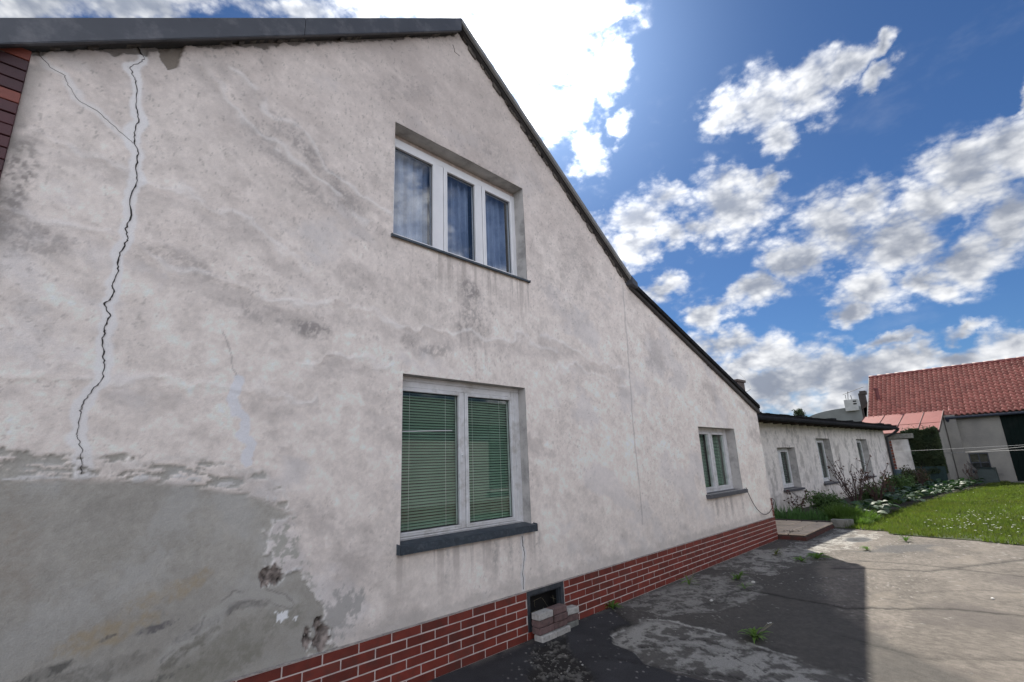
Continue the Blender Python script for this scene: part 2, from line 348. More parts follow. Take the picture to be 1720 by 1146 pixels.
M_clad = [mat('brown_clinker_%s'%k,c,None,12,.55,.001,120,obj_rand=.12) for k,c in (('maroon',(.075,.018,.022)),('rust',(.20,.05,.032)),('dark',(.055,.014,.018)))]
M_fascia = mat('grey_sheet_metal',(.060,.064,.075),(.05,.053,.063),4,.45,.0004,30,metal=.3,dirt=(.12,.12,.13),dscale=6)
M_dark = mat('dark_void',(.012,.011,.011),None,8,.9)
M_bitumen = mat('black_bitumen_felt',(.007,.007,.008),(.014,.014,.015),10,.95,.004,40,dirt=(.035,.035,.035),dscale=9,spec=.2)
M_blind = mat('green_blind_slats',(.20,.31,.24),(.17,.27,.21),3,.45)
M_curtain = mat('sheer_curtain',(.42,.47,.60),(.20,.24,.34),3,.9)
M_room = mat('dim_room',(.035,.04,.04),None,2,.95)
M_annexpl = None
# ---------------------------------------------------------------- geometry of the gable wall
Y0 = 3.5
def roof_z(x):      # underside of the verge on the gable wall
    x=np.asarray(x,float)
    left=3.86+.755*(x+.37)+.02; right=6.42-.732*(x-2.90); low=4.05-.352*(x-6.15)
    return np.where(x<2.855,left,np.where(x<6.15,right,low))
LW=(2.245,3.75,1.0,2.355); UW=(2.12,3.87,3.60,4.775); SW=(7.80,9.29,1.0,2.06); CW=(3.62,4.165,.06,.41)
WX1=10.62
# ================================================================ STRUCTURE: ground
def build_ground():
    xs=np.concatenate([np.arange(1.6,7.0,.016),np.arange(7.0,10,.028),np.arange(10,14.01,.045)]); ys=np.concatenate([np.arange(-3.,.0,.06),np.arange(.0,1.0,.03),np.arange(1.0,3.52,.018),[3.52,3.62],np.arange(3.7,5.3,.1)])
    X,Y=np.meshgrid(xs,ys,indexing='ij'); X=X.astype(np.float32); Y=Y.astype(np.float32)
    wx=X+(fbm(X,Y,2.2,5,1)-.5)*.55; wy=Y+(fbm(X,Y,2.2,5,2)-.5)*.55
    wx2=X+(fbm(X,Y,7,5,3)-.5)*.16; wy2=Y+(fbm(X,Y,7,5,4)-.5)*.16
    big=fbm(X,Y,.7,6,5); mid=fbm(X,Y,4,6,6); fin=fbm(X,Y,28,4,7,.7)
    stre=fbm(X*.6+Y*.5,Y*2.2-X*.3,1.6,6,8)
    C=np.ones(X.shape+(3,),np.float32)*np.array([.122,.108,.094],np.float32)
    C=C*(.66+.68*stre)[...,None]*(.80+.40*mid)[...,None]*(.40+1.2*fin)[...,None]
    C=lerp(C,(.080,.070,.065),sst(fbm(X,Y,1.1,5,9),.52,.66)*.55); C=lerp(C,(.18,.157,.13),sst(fbm(X*.8,Y*1.6,1.7,6,19),.55,.68)*.4)
    # darker asphalt band along the house
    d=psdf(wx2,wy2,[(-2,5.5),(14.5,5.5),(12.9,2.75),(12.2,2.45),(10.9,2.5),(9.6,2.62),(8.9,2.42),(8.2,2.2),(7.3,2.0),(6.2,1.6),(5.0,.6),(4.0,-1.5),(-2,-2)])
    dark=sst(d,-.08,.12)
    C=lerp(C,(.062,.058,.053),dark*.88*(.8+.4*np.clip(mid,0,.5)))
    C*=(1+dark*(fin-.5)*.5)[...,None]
    H=(fbm(X,Y,1.4,4,10)-.5)*.012+(fin-.5)*.0025
    # pale laitance where the top layer has peeled
    pal=sst(fbm(X*1.2+Y*.4,Y*1.7-X*.3,3.0,8,11,.66),.505,.59)
    ridg=1-np.abs(fbm(X,Y,3.2,6,12,.6)-.5)*2; ridg=sst(ridg,.80,.97)
    pale=np.maximum(pal,ridg*.85)*(.55+.7*fin)
    A=psdf(wx2,wy2,[(4.04,2.90),(4.53,3.02),(4.80,2.98),(4.93,2.71),(4.84,2.33),(4.75,2.06),(4.70,1.70),(4.45,1.1),(4.1,.5),(3.7,.3),(3.9,1.5),(3.86,2.05),(3.80,2.35),(3.93,2.6)])
    B=psdf(wx,wy,[(5.0,3.45),(5.9,3.45),(6.9,3.46),(7.4,3.0),(7.1,2.7),(6.69,2.4),(6.0,2.35),(5.4,2.5),(4.95,2.9)])
    Cc=psdf(wx,wy,[(7.6,3.48),(9.0,3.48),(10.6,3.0),(12.6,2.9),(12.35,2.2),(10.62,2.25),(9.54,2.38),(8.4,2.5),(7.6,2.7)])
    for q,cov in ((A,1.),(B,.55),(Cc,.75)):
        t=sst(q,-.03,.10)*np.clip(pale*1.25*cov+ (0.12*cov),0,1); C=lerp(C,(.31,.30,.275),t*.88)
        edge=sst(np.abs(q),.022,.0)*sst(fbm(X,Y,5,4,14),.45,.6)*cov; C=lerp(C,(.42,.41,.38),edge*.8)
        H-= sst(q,-.01,.02)*.006*cov
        vein=sst(np.minimum(np.abs(fbm(X,Y,2.4,5,22,.5)-.5),np.abs(fbm(X,Y,3.6,4,23,.5)-.5)),.0045,.0012)*sst(q,-.05,.05); C=lerp(C,(.035,.033,.03),vein*.85); H-=vein*.004
    dA=sst(-np.abs(A-.30),-.13,.0)*0
    # smooth black newer tar along the foot of the wall
    T=psdf(wx2*.35+X*.65,wy2*.35+Y*.65,[(1.,3.7),(3.5,3.7),(4.46,3.7),(4.98,3.56),(4.69,3.13),(4.58,3.02),(4.31,3.04),(4.05,2.86),(3.96,2.61),(3.79,2.35),(3.77,2.05),(3.8,1.5),(3.2,.2),(1.,.2)])
    t=sst(T,-.006,.012); C=lerp(C,(.033,.033,.036),t*.97); C*=(1+t*(mid-.5)*.9)[...,None]; H+=t*.008
    # muddy crumbled hole in front of the pavers
    Hh=psdf(wx2,wy2,[(3.50,3.36),(3.95,3.33),(3.75,3.1),(3.55,2.87),(3.4,2.5),(3.0,2.4),(2.9,2.84),(3.2,3.1)])
    t=sst(Hh,-.02,.05); grit=sst(fbm(X,Y,16,5,15,.75),.52,.60)
    C=lerp(C,(.018,.016,.014),t*.9); C=lerp(C,(.20,.19,.17),t*grit*.55); H+=-t*.02+t*grit*.012
    # foot of the wall: sand and dust
    ft=sst(Y,3.36,3.5)*sst(fbm(X,Y,6,5,16),.42,.62)*(X<10.6); C=lerp(C,(.12,.112,.10),ft*.8)
    # gravel crumbs
    cr=sst(fbm(X,Y,42,2,17),.80,.86)*sst(fbm(X,Y,1.8,3,18),.46,.6); C=lerp(C,(.30,.29,.27),cr*.8); H+=cr*.004
    # darker patches in the sunlit part and a shallow dip by the gully
    D=psdf(wx,wy,[(9.9,2.15),(10.84,1.62),(11.1,1.1),(10.5,1.2),(9.97,1.62)]); C=lerp(C,(.066,.066,.068),sst(D,-.08,.06)*.75)
    D=np.hypot((wx2-11.26)/.34,(wy2-2.33)/.22); C=lerp(C,(.05,.054,.06),sst(D,1.15,.7)*.9); H-=sst(D,1.1,.3)*.015; C=lerp(C,(.18,.18,.175),sst(np.abs(D-1),.12,.02)*.5)
    C=lerp(C,(.02,.02,.02),sst(D,.36,.22))
    # cracks
    for P,wd,k in (([(6.6,2.7),(6.54,2.63),(6.43,2.07),(6.33,1.54),(6.57,1.17),(6.92,.73),(6.97,.22),(7.2,-.6),(7.1,-1.6)],.016,1.),([(8.3,2.1),(8.54,1.76),(8.76,1.08),(9.5,.64),(10.29,.17),(11.2,-.4)],.02,.8),
                   ([(3.7,2.7),(3.82,2.32),(3.92,1.97),(4.07,1.52),(4.2,.9),(4.3,.1)],.008,1.),([(4.98,3.5),(4.69,3.13),(4.6,3.01),(4.3,3.03)],.012,1.),([(5.4,1.4),(5.2,.8),(5.7,.1),(5.5,-.9)],.010,.6),([(9.1,1.9),(9.2,1.2),(9.0,.2),(9.3,-.9)],.018,.7),
                   ([(4.4,2.5),(4.6,2.3),(4.55,2.0),(4.7,1.7)],.005,1.),([(4.1,2.6),(4.35,2.4),(4.4,2.1)],.005,1.),([(5.4,2.9),(5.9,2.6),(6.3,2.75),(6.6,2.55)],.007,.8),([(7.4,1.1),(7.9,.6),(8.2,-.4)],.01,.5)):
        P=[(a,b) for a,b in P]; q=pline(X+(fbm(X,Y,9,4,20)-.5)*.10,Y+(fbm(X,Y,9,4,21)-.5)*.10,P); t=sst(q,wd*1.5,wd*.5); C=lerp(C,(.035,.033,.03),t*k*.85); H-=t*k*.008
        C*=(1-.25*k*sst(q,.09,.02))[...,None]
    # patched rectangle edges seen in the sunny part
    H=H*(sst(Y,3.6,3.4)); 
    lawn=psdf(X,Y,LAWN_EDGE)
    C=lerp(C,(.05,.042,.03),sst(lawn,-.02,.05)*.8)
    V=np.stack([X,Y,H],-1).reshape(-1,3); nx,ny=X.shape
    i=np.arange(nx*ny).reshape(nx,ny); F=np.stack([i[:-1,:-1],i[1:,:-1],i[1:,1:],i[:-1,1:]],-1).reshape(-1,4)
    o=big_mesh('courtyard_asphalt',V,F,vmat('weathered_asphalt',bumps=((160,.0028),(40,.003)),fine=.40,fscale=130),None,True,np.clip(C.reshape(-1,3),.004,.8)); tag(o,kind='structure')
    # big sheet out to the horizon
    M_far=mat('far_ground',(.06,.075,.035),(.10,.085,.05),.15,.95)
    MB().add([(-900,-900,-.06),(1100,-900,-.06),(1100,900,-.06),(-900,900,-.06)],[(0,1,2,3)]).build('ground',M_far); bpy.data.objects['ground']['kind']='structure'
    M_asp=mat('yard_asphalt',(.13,.113,.097),(.09,.08,.07),3,.95,.004,90)
    m=MB(); m.add([(-8,-9,-.03),(14,-9,-.03),(14,-3,-.03),(-8,-3,-.03)],[(0,1,2,3)]); m.add([(-8,-3,-.03),(1.6,-3,-.03),(1.6,3.6,-.03),(-8,3.6,-.03)],[(0,1,2,3)])
    tag(m.build('courtyard_apron',M_asp),kind='structure')
LAWN_EDGE=[(12.75,3.0),(12.7,2.75),(12.59,2.05),(12.17,1.91),(12.03,1.37),(11.9,.73),(11.66,.15),(11.3,-1.2),(10.9,-3.),(10.6,-8),(31,-9),(31,2.),(29,4.6),(12.8,4.9)]
build_ground()
# ================================================================ HOUSE
house=thing('house','old white plastered house with cracked gable wall, red brick plinth and peeling grey patch','house')
def build_wall():
    xs=np.concatenate([np.arange(-.25,4.3,.0085),np.arange(4.3,6.5,.014),np.arange(6.5,WX1,.024),[WX1]]); zs=np.concatenate([np.arange(.38,2.4,.0095),np.arange(2.4,6.45,.0115)])
    for a in (LW,UW,SW,CW):
        for v in a[:2]: xs[np.argmin(abs(xs-v))]=v
        for v in a[2:]: zs[np.argmin(abs(zs-v))]=v
    zs=np.unique(zs); xs=np.unique(xs)
    X,Z=np.meshgrid(xs,zs,indexing='ij'); X=X.astype(np.float32); Z=Z.astype(np.float32)
    RZ=roof_z(X).astype(np.float32); 
    over=Z>RZ
    Zc=np.minimum(Z,RZ)
    X,Z=X,Zc
    # --- tints
    # long diagonal trowel and weather streaks running down to the right, as on the old lime coat
    u=X*.93-Z*.36; v=X*.36+Z*.93
    big=fbm(X,Z,.55,5,31); mid=fbm(u,v*1.7,1.9,6,32,.58); st=fbm(u*.8,v*3.2,2.4,6,33,.6); fin=fbm(X,Z,14,6,34,.68); sp=fbm(X,Z,38,3,35,.7)
    vert=fbm(X*5,Z*.9,1.2,5,36,.6)
    C=np.ones(X.shape+(3,),np.float32)*np.array([.795,.715,.655],np.float32)
    micro=fbm(X,Z,9,7,43,.72); C=C*(.90+.20*big)[...,None]*(.86+.28*mid)[...,None]*(.86+.28*st)[...,None]*(.72+.56*micro)[...,None]*(.86+.28*sp)[...,None]
    C=lerp(C,(.64,.61,.60),sst(fbm(u,v*1.4,1.5,6,37,.6),.54,.70)*.55)
    C=lerp(C,(.36,.325,.305),sst(fbm(u,v*1.5,1.2,8,38,.68),.53,.74)*.42)
    C=lerp(C,(.40,.335,.305),sst(Z+(mid-.5)*2.2,2.4,5.6)*.62)        # darker towards the top
    C=lerp(C,(.62,.57,.50),sst(1.75-Z+(mid-.5)*.8,0,1)*.25*sst(X,1.5,2.4))
    blem=sst(fbm(X,Z,30,4,39,.75),.665,.75)*sst(fbm(X,Z,1.3,4,40),.42,.6); C=lerp(C,(.30,.27,.25),blem*.4)
    blem=sst(fbm(X*1.2,Z*.6,44,3,41,.75),.70,.80)*sst(Z,2.2,4); C=lerp(C,(.24,.22,.2),blem*.5)
    grain=sst(fbm(X,Z,30,4,46,.8)*.6+fbm(X,Z,9,4,47,.7)*.4,.42,.58)
    # dirt and damp stains, each with its own outline
    def stain(cx,cz,rx,rz,ang,col,amt,seed,edge=.45,rag=.9):
        nonlocal C
        ca,sa=math.cos(ang),math.sin(ang); a=((X-cx)*ca+(Z-cz)*sa)/rx; b=(-(X-cx)*sa+(Z-cz)*ca)/rz
        q=1-np.hypot(a,b)+(fbm(X,Z,4.5,6,seed,.66)-.5)*rag; C=lerp(C,col,sst(q,.08,.08+edge)*amt*(.35+1.0*grain))
    G=(.27,.245,.235)
    stain(1.35,4.05,.75,.16,-.62,G,.50,50,.7,1.3); stain(1.15,3.9,.7,.10,-.62,G,.4,51,.7,1.3); stain(1.7,3.75,.5,.10,-.5,G,.30,52,.7,1.2)
    stain(1.1,2.66,.55,.13,-.12,G,.42,53,.7,1.2); stain(1.42,2.62,.22,.10,0,G,.55,54,.6,1.2); stain(.55,2.92,.5,.10,-.3,G,.35,55,.7,1.2)
    stain(2.30,2.63,.10,.10,0,(.16,.145,.14),.62,56,.8,1.1); stain(2.55,2.60,.30,.09,.2,G,.45,57,.7,1.2)
    stain(3.0,3.30,.22,.20,0,G,.60,58,.6,1.0); stain(3.02,3.0,.34,.34,0,G,.48,59,.7,1.1)
    for sx,sz,l in ((2.88,3.1,.42),(2.98,3.0,.5),(3.06,2.85,.55),(3.13,3.05,.45),(3.2,2.9,.35)): stain(sx,sz-.25,.035,l*.7,0.06,(.24,.22,.21),.38,60+int(sx*10),.8,.9)
    stain(4.9,4.2,.5,.85,.1,G,.28,71,.8,1.2); stain(3.4,5.0,.8,.35,-.6,G,.30,72,.8,1.2); stain(-.1,2.85,.3,.14,-.2,G,.45,73,.6,1.1); stain(-.2,3.15,.14,.4,0,(.2,.18,.17),.55,74,.6,1.1)
    stain(4.4,3.5,.9,.2,-.4,G,.22,75,.8,1.2); stain(6.7,2.9,.7,.3,-.3,G,.22,76,.8,1.2); stain(2.2,5.2,.9,.25,.6,G,.25,77,.8,1.2)
    for sx,w in ((2.7,.06),(3.25,.08),(3.45,.05),(3.85,.05),(8.1,.06),(8.7,.08),(9.2,.06)): stain(sx,.75,w,.30,0,(.34,.32,.30),.5,80+int(sx*9),.9,.8)
    dr=sst(fbm(X*9,Z*.5,1.3,5,44,.65),.50,.68)
    for a_,l_ in ((LW,.55),(UW,.7),(SW,.5)): C=lerp(C,(.33,.29,.265),dr*sst(a_[2]-Z,l_,.0)*(Z<a_[2])*(X>a_[0]-.05)*(X<a_[1]+.05)*.55)
    C=lerp(C,(.40,.37,.34),sst(.56-Z+(fin-.5)*.14,0,.10)*.45)
    H=(mid-.5)*.010+(st-.5)*.006+(fin-.5)*.0035
    # trowel ridges: light crest, with a soft shadow line painted below each
    for P in ([(-.25,2.95),(.3,2.93),(.9,2.83),(1.6,2.86),(2.2,2.80),(2.9,2.78),(3.6,2.88),(4.4,2.84)],[(-.2,3.55),(.6,3.42),(1.4,3.1)],[(4.3,2.62),(5.0,2.64),(5.8,2.58)],[(.8,4.5),(1.5,4.0),(2.1,3.8)],[(.6,4.35),(1.2,3.9),(1.8,3.6)],[(-.2,2.16),(.8,2.11),(1.5,2.13)],[(1.4,2.40),(2.1,2.44)],[(4.0,3.0),(4.9,2.86),(5.7,2.78)]):
        q=pline(X+(fbm(X,Z,3,4,90)-.5)*.3,Z+(fbm(X,Z,3,4,91)-.5)*.3,P); C=lerp(C,(.80,.76,.73),sst(q,.045,.0)*.45*sst(fbm(X,Z,4,3,45),.35,.55)); H+=sst(q,.035,0)*.005
        q2=pline(X+(fbm(X,Z,3,4,90)-.5)*.3,Z+.09+(fbm(X,Z,3,4,91)-.5)*.3,P); C=lerp(C,(.38,.34,.32),sst(q2+(mid-.5)*.15,.10,.0)*.26)
    q=pline(X+(fbm(X,Z,5,4,92)-.5)*.05,Z,SEAM); C=lerp(C,(.33,.30,.29),sst(q,.022,.006)*.5); C=lerp(C,(.68,.65,.63),sst(np.abs(q-.035),.025,.0)*.3*(X>5.88))
    # pale filler along the cracks
    jx=X+(fbm(X,Z,12,3,93)-.5)*.05; jz=Z+(fbm(X,Z,12,3,94)-.5)*.05
    q=pline(jx,jz,CRACK_MAIN); w=.030+.035*fbm(X,Z,2,3,95); C=lerp(C,(.80,.785,.78),sst(q,w,w*.6)*.75)
    w2=q<.05; H=np.where(w2,H*.4,H)
    q=pline(jx,jz,CRACK_B); C=lerp(C,(.80,.78,.77),sst(q,.035,.012)*.55); C=lerp(C,(.22,.19,.18),sst(q,.0065,.001)*.0)
    q=pline(jx,jz,CRACK_C); C=lerp(C,(.22,.2,.2),sst(q,.009,.001)*.5)
    q=pline(jx,jz,FILLER); C=lerp(C,(.72,.73,.765),sst(q,.036+.02*(fin-.5),.026)*.80)
    q=pline(jx,jz,CRACK_D); C=lerp(C,(.66,.66,.67),sst(q,.03,.018)*.6)
    # --- grey cement repair at the lower left
    px=X+(fbm(X,Z,5,6,100,.62)-.5)*.16+(fbm(X,Z,24,4,101,.7)-.5)*.05; pz=Z+(fbm(X,Z,5,6,102,.62)-.5)*.13+(fbm(X,Z,24,4,103,.7)-.5)*.045
    q=psdf(px,pz,PATCH)
    ztop=np.interp(X,[-.25,.3,.6,.9,1.2,1.4],[1.62,1.58,1.56,1.50,1.42,1.3])
    band=sst(Z,ztop-.03,ztop+.02)                       # half-painted strip at the top of the repair
    t=sst(q,-.004,.006)
    ragged=sst(fbm(X*.7,Z*2.4,7,6,104,.7),.45,.53); rb=sst(np.abs(X-1.32),.22,.1)*0
    t=t*(1-band*(1-ragged)*.9)
    gm=fbm(X,Z,1.3,5,105); gw=fbm(X,Z,3.2,6,106,.6)
    gc=np.ones(X.shape+(3,),np.float32)*np.array([.272,.262,.238],np.float32)*(.78+.44*gm)[...,None]*(.86+.28*sp)[...,None]*(.86+.28*micro)[...,None]
    gc=lerp(gc,(.325,.328,.322),sst(gw,.50,.68)*.40)
    gc=lerp(gc,(.235,.225,.200),sst(1.0-Z+(gw-.5)*.5,0,.5)*.55)
    def gst(cx,cz,rx,rz,ang,col,amt,seed,edge=.5,rag=1.3):
        edge*=.6
        nonlocal gc
        ca,sa=math.cos(ang),math.sin(ang); a=((X-cx)*ca+(Z-cz)*sa)/rx; b=(-(X-cx)*sa+(Z-cz)*ca)/rz
        qq=1-np.hypot(a,b)+(fbm(X,Z,5,6,seed,.66)-.5)*rag+(fbm(X,Z,19,5,seed+7,.75)-.5)*1.1; gc=lerp(gc,col,sst(qq,.08,.12+edge)*amt*(.45+.7*grain))
    gst(.72,.94,.26,.08,.35,(.26,.215,.145),.6,110,.9); gst(.50,.80,.3,.07,.15,(.25,.205,.135),.6,111,.9); gst(.0,1.25,.25,.4,0,(.215,.19,.16),.5,112,.9); gst(.42,1.42,.16,.08,0,(.21,.20,.18),.5,113,.9)
    gst(1.16,.60,.42,.13,.25,(.19,.185,.16),.8,114,.6,1.6); gst(.95,.50,.4,.10,.1,(.17,.165,.14),.7,115,.6); gst(.4,.62,.45,.06,.08,(.15,.145,.13),.75,116,.5,1.3)
    gst(1.0,.76,.20,.03,.35,(.12,.115,.11),.8,117,.35,1.4); gst(.72,.78,.10,.025,.1,(.11,.105,.105),.85,118,.3,1.5); gst(1.2,.795,.16,.03,-.1,(.14,.135,.125),.7,119,.35,1.5)
    arc=pline(X+(fbm(X,Z,8,4,120)-.5)*.06,Z+(fbm(X,Z,8,4,121)-.5)*.06,[(.78,.60),(.92,.68),(.98,.78),(1.08,.845),(1.22,.855),(1.34,.80),(1.42,.76)])
    gc=lerp(gc,(.32,.315,.295),sst(arc+(gw-.5)*.2,.06,.0)*.55); gc=lerp(gc,(.13,.125,.12),sst(np.abs(arc-.03),.010,.0)*sst(fbm(X,Z,9,3,122),.48,.6)*.6)
    gc=lerp(gc,(.62,.64,.66),sst(np.hypot((X-1.405)/.060,(Z-.69)/.034)+(fbm(X,Z,18,5,123,.7)-.5)*3.2,1.1,.85)*.9)
    gst(.55,.50,.5,.06,.1,(.10,.10,.09),.75,124,.5,1.5); gst(.25,.68,.22,.035,.2,(.09,.088,.08),.8,127,.4,1.6); gst(.50,.78,.06,.02,.3,(.08,.075,.07),.9,128,.3,1.6); gst(.85,.62,.18,.05,.5,(.13,.125,.105),.7,129,.5,1.6); gst(.6,1.2,.4,.12,.1,(.235,.225,.20),.6,140,.9,1.4)
    gc=gc*np.array([1.38,1.36,1.34],np.float32); C=C*(1-t[...,None])+gc*t[...,None]; H=H*(1-t*.7)-t*.010
    rim=sst(np.abs(q-.0),.022,.0)*(1-t); C=lerp(C,(.68,.66,.63),rim*.4)
    yb=psdf(px,pz,[(1.27,1.26),(1.40,1.30),(1.42,1.1),(1.50,.98),(1.6,.93),(1.62,.80),(1.52,.93),(1.36,.95),(1.26,1.05)]); rg=sst(fbm(X,Z,16,5,125,.7),.46,.56)
    C=lerp(C,(.36,.355,.31),sst(yb,-.02,.02)*rg*.8)
    sp2=sst(np.hypot((X-1.78)/.22,(Z-.60)/.20)+(fbm(X,Z,11,5,126,.7)-.5)*1.6,.75,.55); C=lerp(C,(.34,.33,.31),sp2*.75)
    # white flakes of old paint on the repair
    for cx,cz,rx,rz in ((.553,1.578,.035,.028),(.30,1.60,.06,.012),(.10,1.60,.13,.008),(.80,1.552,.04,.014),(.985,1.525,.05,.012),(.73,1.57,.03,.01),(1.24,1.42,.010,.016),(1.285,1.415,.008,.008),(1.40,.945,.06,.010),(1.47,.95,.04,.012)):
        qq=1-np.hypot((px-cx+ (X-px)*.7)/rx,(pz-cz+(Z-pz)*.7)/rz)+(fin-.5)*.8; tt=sst(qq,.0,.15); C=lerp(C,(.60,.58,.56),tt*.95); H+=tt*.003
    # broken-out holes that show rubble
    for cx,cz,rx,rz in ((1.307,.950,.062,.058),(1.629,.575,.040,.048),(1.650,.50,.055,.07),(1.56,.52,.03,.06),(.55,.462,.05,.012)):
        qq=1-np.hypot((X-cx)/rx,(Z-cz)/rz)+(fbm(X,Z,11,5,130,.7)-.5)*2.2; tt=sst(qq,.0,.10)
        rub=fbm(X,Z,26,4,131,.7); C=lerp(C,(.24,.205,.185),tt); C*=(1+tt*(rub-.5)*2.6)[...,None]; H+=-tt*.022+tt*(rub-.5)*.03
        C=lerp(C,(.62,.60,.56),sst(np.abs(qq),.10,.0)*(1-tt)*.6)
    # crumbled plaster just under the verge
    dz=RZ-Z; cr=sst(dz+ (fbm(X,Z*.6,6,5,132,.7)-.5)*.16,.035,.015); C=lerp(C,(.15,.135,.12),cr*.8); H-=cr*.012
    hx=psdf(X+(fin-.5)*.04,Z+(fin-.5)*.04,[(.27,4.50),(.32,4.30),(.37,4.235),(.43,4.30),(.44,4.50)]); tt=sst(hx,0,.01); C=lerp(C,(.22,.19,.16),tt); H-=tt*.02
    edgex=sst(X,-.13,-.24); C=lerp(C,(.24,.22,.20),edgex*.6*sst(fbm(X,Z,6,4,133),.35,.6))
    flat=np.zeros(X.shape,bool)
    for a in (LW,UW,SW): flat|=(X>=a[0]-.02)&(X<=a[1]+.02)&(Z>=a[2]-.02)&(Z<=a[3]+.02)
    H=np.where(flat,np.clip(H,-.002,.002),H)
    V=np.stack([X,Y0-H,Z],-1).reshape(-1,3); nx,nz=X.shape
    i=np.arange(nx*nz).reshape(nx,nz); keep=~over[:-1,:-1]
    xc=(X[:-1,:-1]+X[1:,1:])/2; zc=(Z[:-1,:-1]+Z[1:,1:])/2
    for a in (LW,UW,SW,CW): keep&=~((xc>a[0])&(xc<a[1])&(zc>a[2])&(zc<a[3]))
    F=np.stack([i[:-1,:-1],i[1:,:-1],i[1:,1:],i[:-1,1:]],-1)[keep]
    used=np.zeros(nx*nz,bool); used[F.ravel()]=True; rm=np.cumsum(used)-1; F=rm[F]; V=V[used]; CC=np.clip(C.reshape(-1,3)[used],.01,.8)
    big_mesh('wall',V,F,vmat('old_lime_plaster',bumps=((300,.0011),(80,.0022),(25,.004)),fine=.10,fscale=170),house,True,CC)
build_wall()
def ribbon(P, wf, name, m, parent, y=Y0-.0035, sub=5, jit=.004, seed=1):
    r=random.Random(seed); pts=[]
    for (a,b),(c,d) in zip(P[:-1],P[1:]):
        for k in range(sub): t=k/sub; pts.append((a+(c-a)*t+r.uniform(-jit,jit)*(k>0),b+(d-b)*t))
    pts.append(P[-1]); vs=[];fs=[]; n=len(pts)
    for i,(x,z) in enumerate(pts):
        w=wf(i/(n-1))*r.uniform(.5,1.5)/2; vs+=[(x-w,y,z),(x+w,y,z),(x,y+.03,z)]
    for i in range(n-1): fs+=[(i*3,i*3+3,i*3+5,i*3+2),(i*3+2,i*3+5,i*3+4,i*3+1),(i*3,i*3+1,i*3+4,i*3+3)]
    return MB().add(vs,fs).build(name,m,parent)
M_crack=mat('crack_shadow',(.035,.031,.03),None,30,.95)
ribbon(CRACK_MAIN,lambda t:.002+.0042*math.sin(math.pi*min(1,max(0,(t-.05)/.85)))**.5 if t<.93 else .0025,'crack',M_crack,house,jit=.006)
ribbon(CRACK_B,lambda t:.0018*(1-t)+.0004,'crack',mat('faint_crack',(.16,.145,.135),None,30,.95),house,jit=.008,seed=2)
ribbon(CRACK_D,lambda t:.004*(1-t)+.001,'crack',M_crack,house,jit=.006,seed=3)
0 and ribbon(CRACK_C,lambda t:.0018,'crack',M_crack,house,jit=.006,seed=4)
ribbon(APEX,lambda t:.003,'crack',M_crack,house,jit=.01,seed=5)
0 and ribbon([(1.283+.01*math.sin(k),1.61-.12*k/6) for k in range(1,5)],lambda t:.002,'crack',M_crack,house,jit=.01,seed=6)
# other walls of the house (side, back) so that it is a closed building
M_plainpl=mat('plain_plaster',(.52,.48,.46),(.42,.39,.37),3,.92,.004,30,dirt=(.3,.28,.26))
m=MB(); m.box(-7,-.5,Y0+.02,Y0+.3,0,3.3); m.box(WX1-.25,WX1-.001,Y0+.02,12,0,2.62); m.box(-7,-6.75,Y0+.3,12,0,2.6); m.box(-7,WX1-.25,11.75,12,0,2.6)
m.build('wall',M_plainpl,house)
m=MB(); m.box(-.6,CW[0]-.03,Y0+.03,Y0+.28,0,.38); m.box(CW[1]+.03,WX1-.001,Y0+.03,Y0+.28,0,.38); m.build('wall',M_plainpl,house)
# roof planes
M_roof=mat('dark_roof_tiles',(.06,.055,.055),(.04,.038,.038),6,.7,.01,12)
APX,APZ=2.88,6.49
def slab(x0,z0,x1,z1,t,y0,y1): return [(x0,z0),(x1,z1),(x1,z1-t),(x0,z0-t)]
for (x0,z0,x1,z1,t) in ((-7.2,APZ-.755*(APX+7.2),APX,APZ,.13),(APX+.001,APZ,6.13,APZ-.732*(6.13-APX),.05),(6.09,4.13,10.66,4.13-.349*(10.66-6.09)-.03,.09)):
    MB().prism(slab(x0,z0-.02,x1,z1-.02,t,0,0),1,Y0-.055,12.2).build('roof',M_roof,house)
def verge(x0,z0,x1,z1,h,yf,m,name='verge_trim',lip=.012):
    v=MB(); v.prism([(x0,z0),(x1,z1),(x1,z1-h),(x0,z0-h)],1,yf,yf+lip); v.prism([(x0,z0+.004),(x1,z1+.004),(x1,z1-.008),(x0,z0-.008)],1,yf+lip,Y0+.25)
    v.prism([(x0,z0-h-.006),(x1,z1-h-.006),(x1,z1-h+.006),(x0,z0-h+.006)],1,yf+.003,yf+.03); return v.build(name,m,house)
M_trim=mat('pale_grey_trim',(.20,.195,.185),(.15,.145,.14),6,.6,.0005,30)
zL=lambda x:APZ-.755*(APX-x); zR=lambda x:APZ-.732*(x-APX)
xa=-4.2
for xb in (1.20,APX):
    verge(xa,zL(xa),xb-.004,zL(xb-.004),.168,Y0-.10,M_fascia); xa=xb
for a,b in ((APX+.002,4.6),(4.604,6.10)): verge(a,zR(a),b,zR(b),.062,Y0-.10,M_trim)
MB().prism([(6.02,4.17),(6.16,4.10),(6.16,4.02),(6.02,4.06)],1,Y0-.115,Y0+.1).build('verge_cap',M_fascia,house)
verge(6.11,4.105,10.60,4.105-.345*4.49,.06,Y0-.09,M_bitumen)
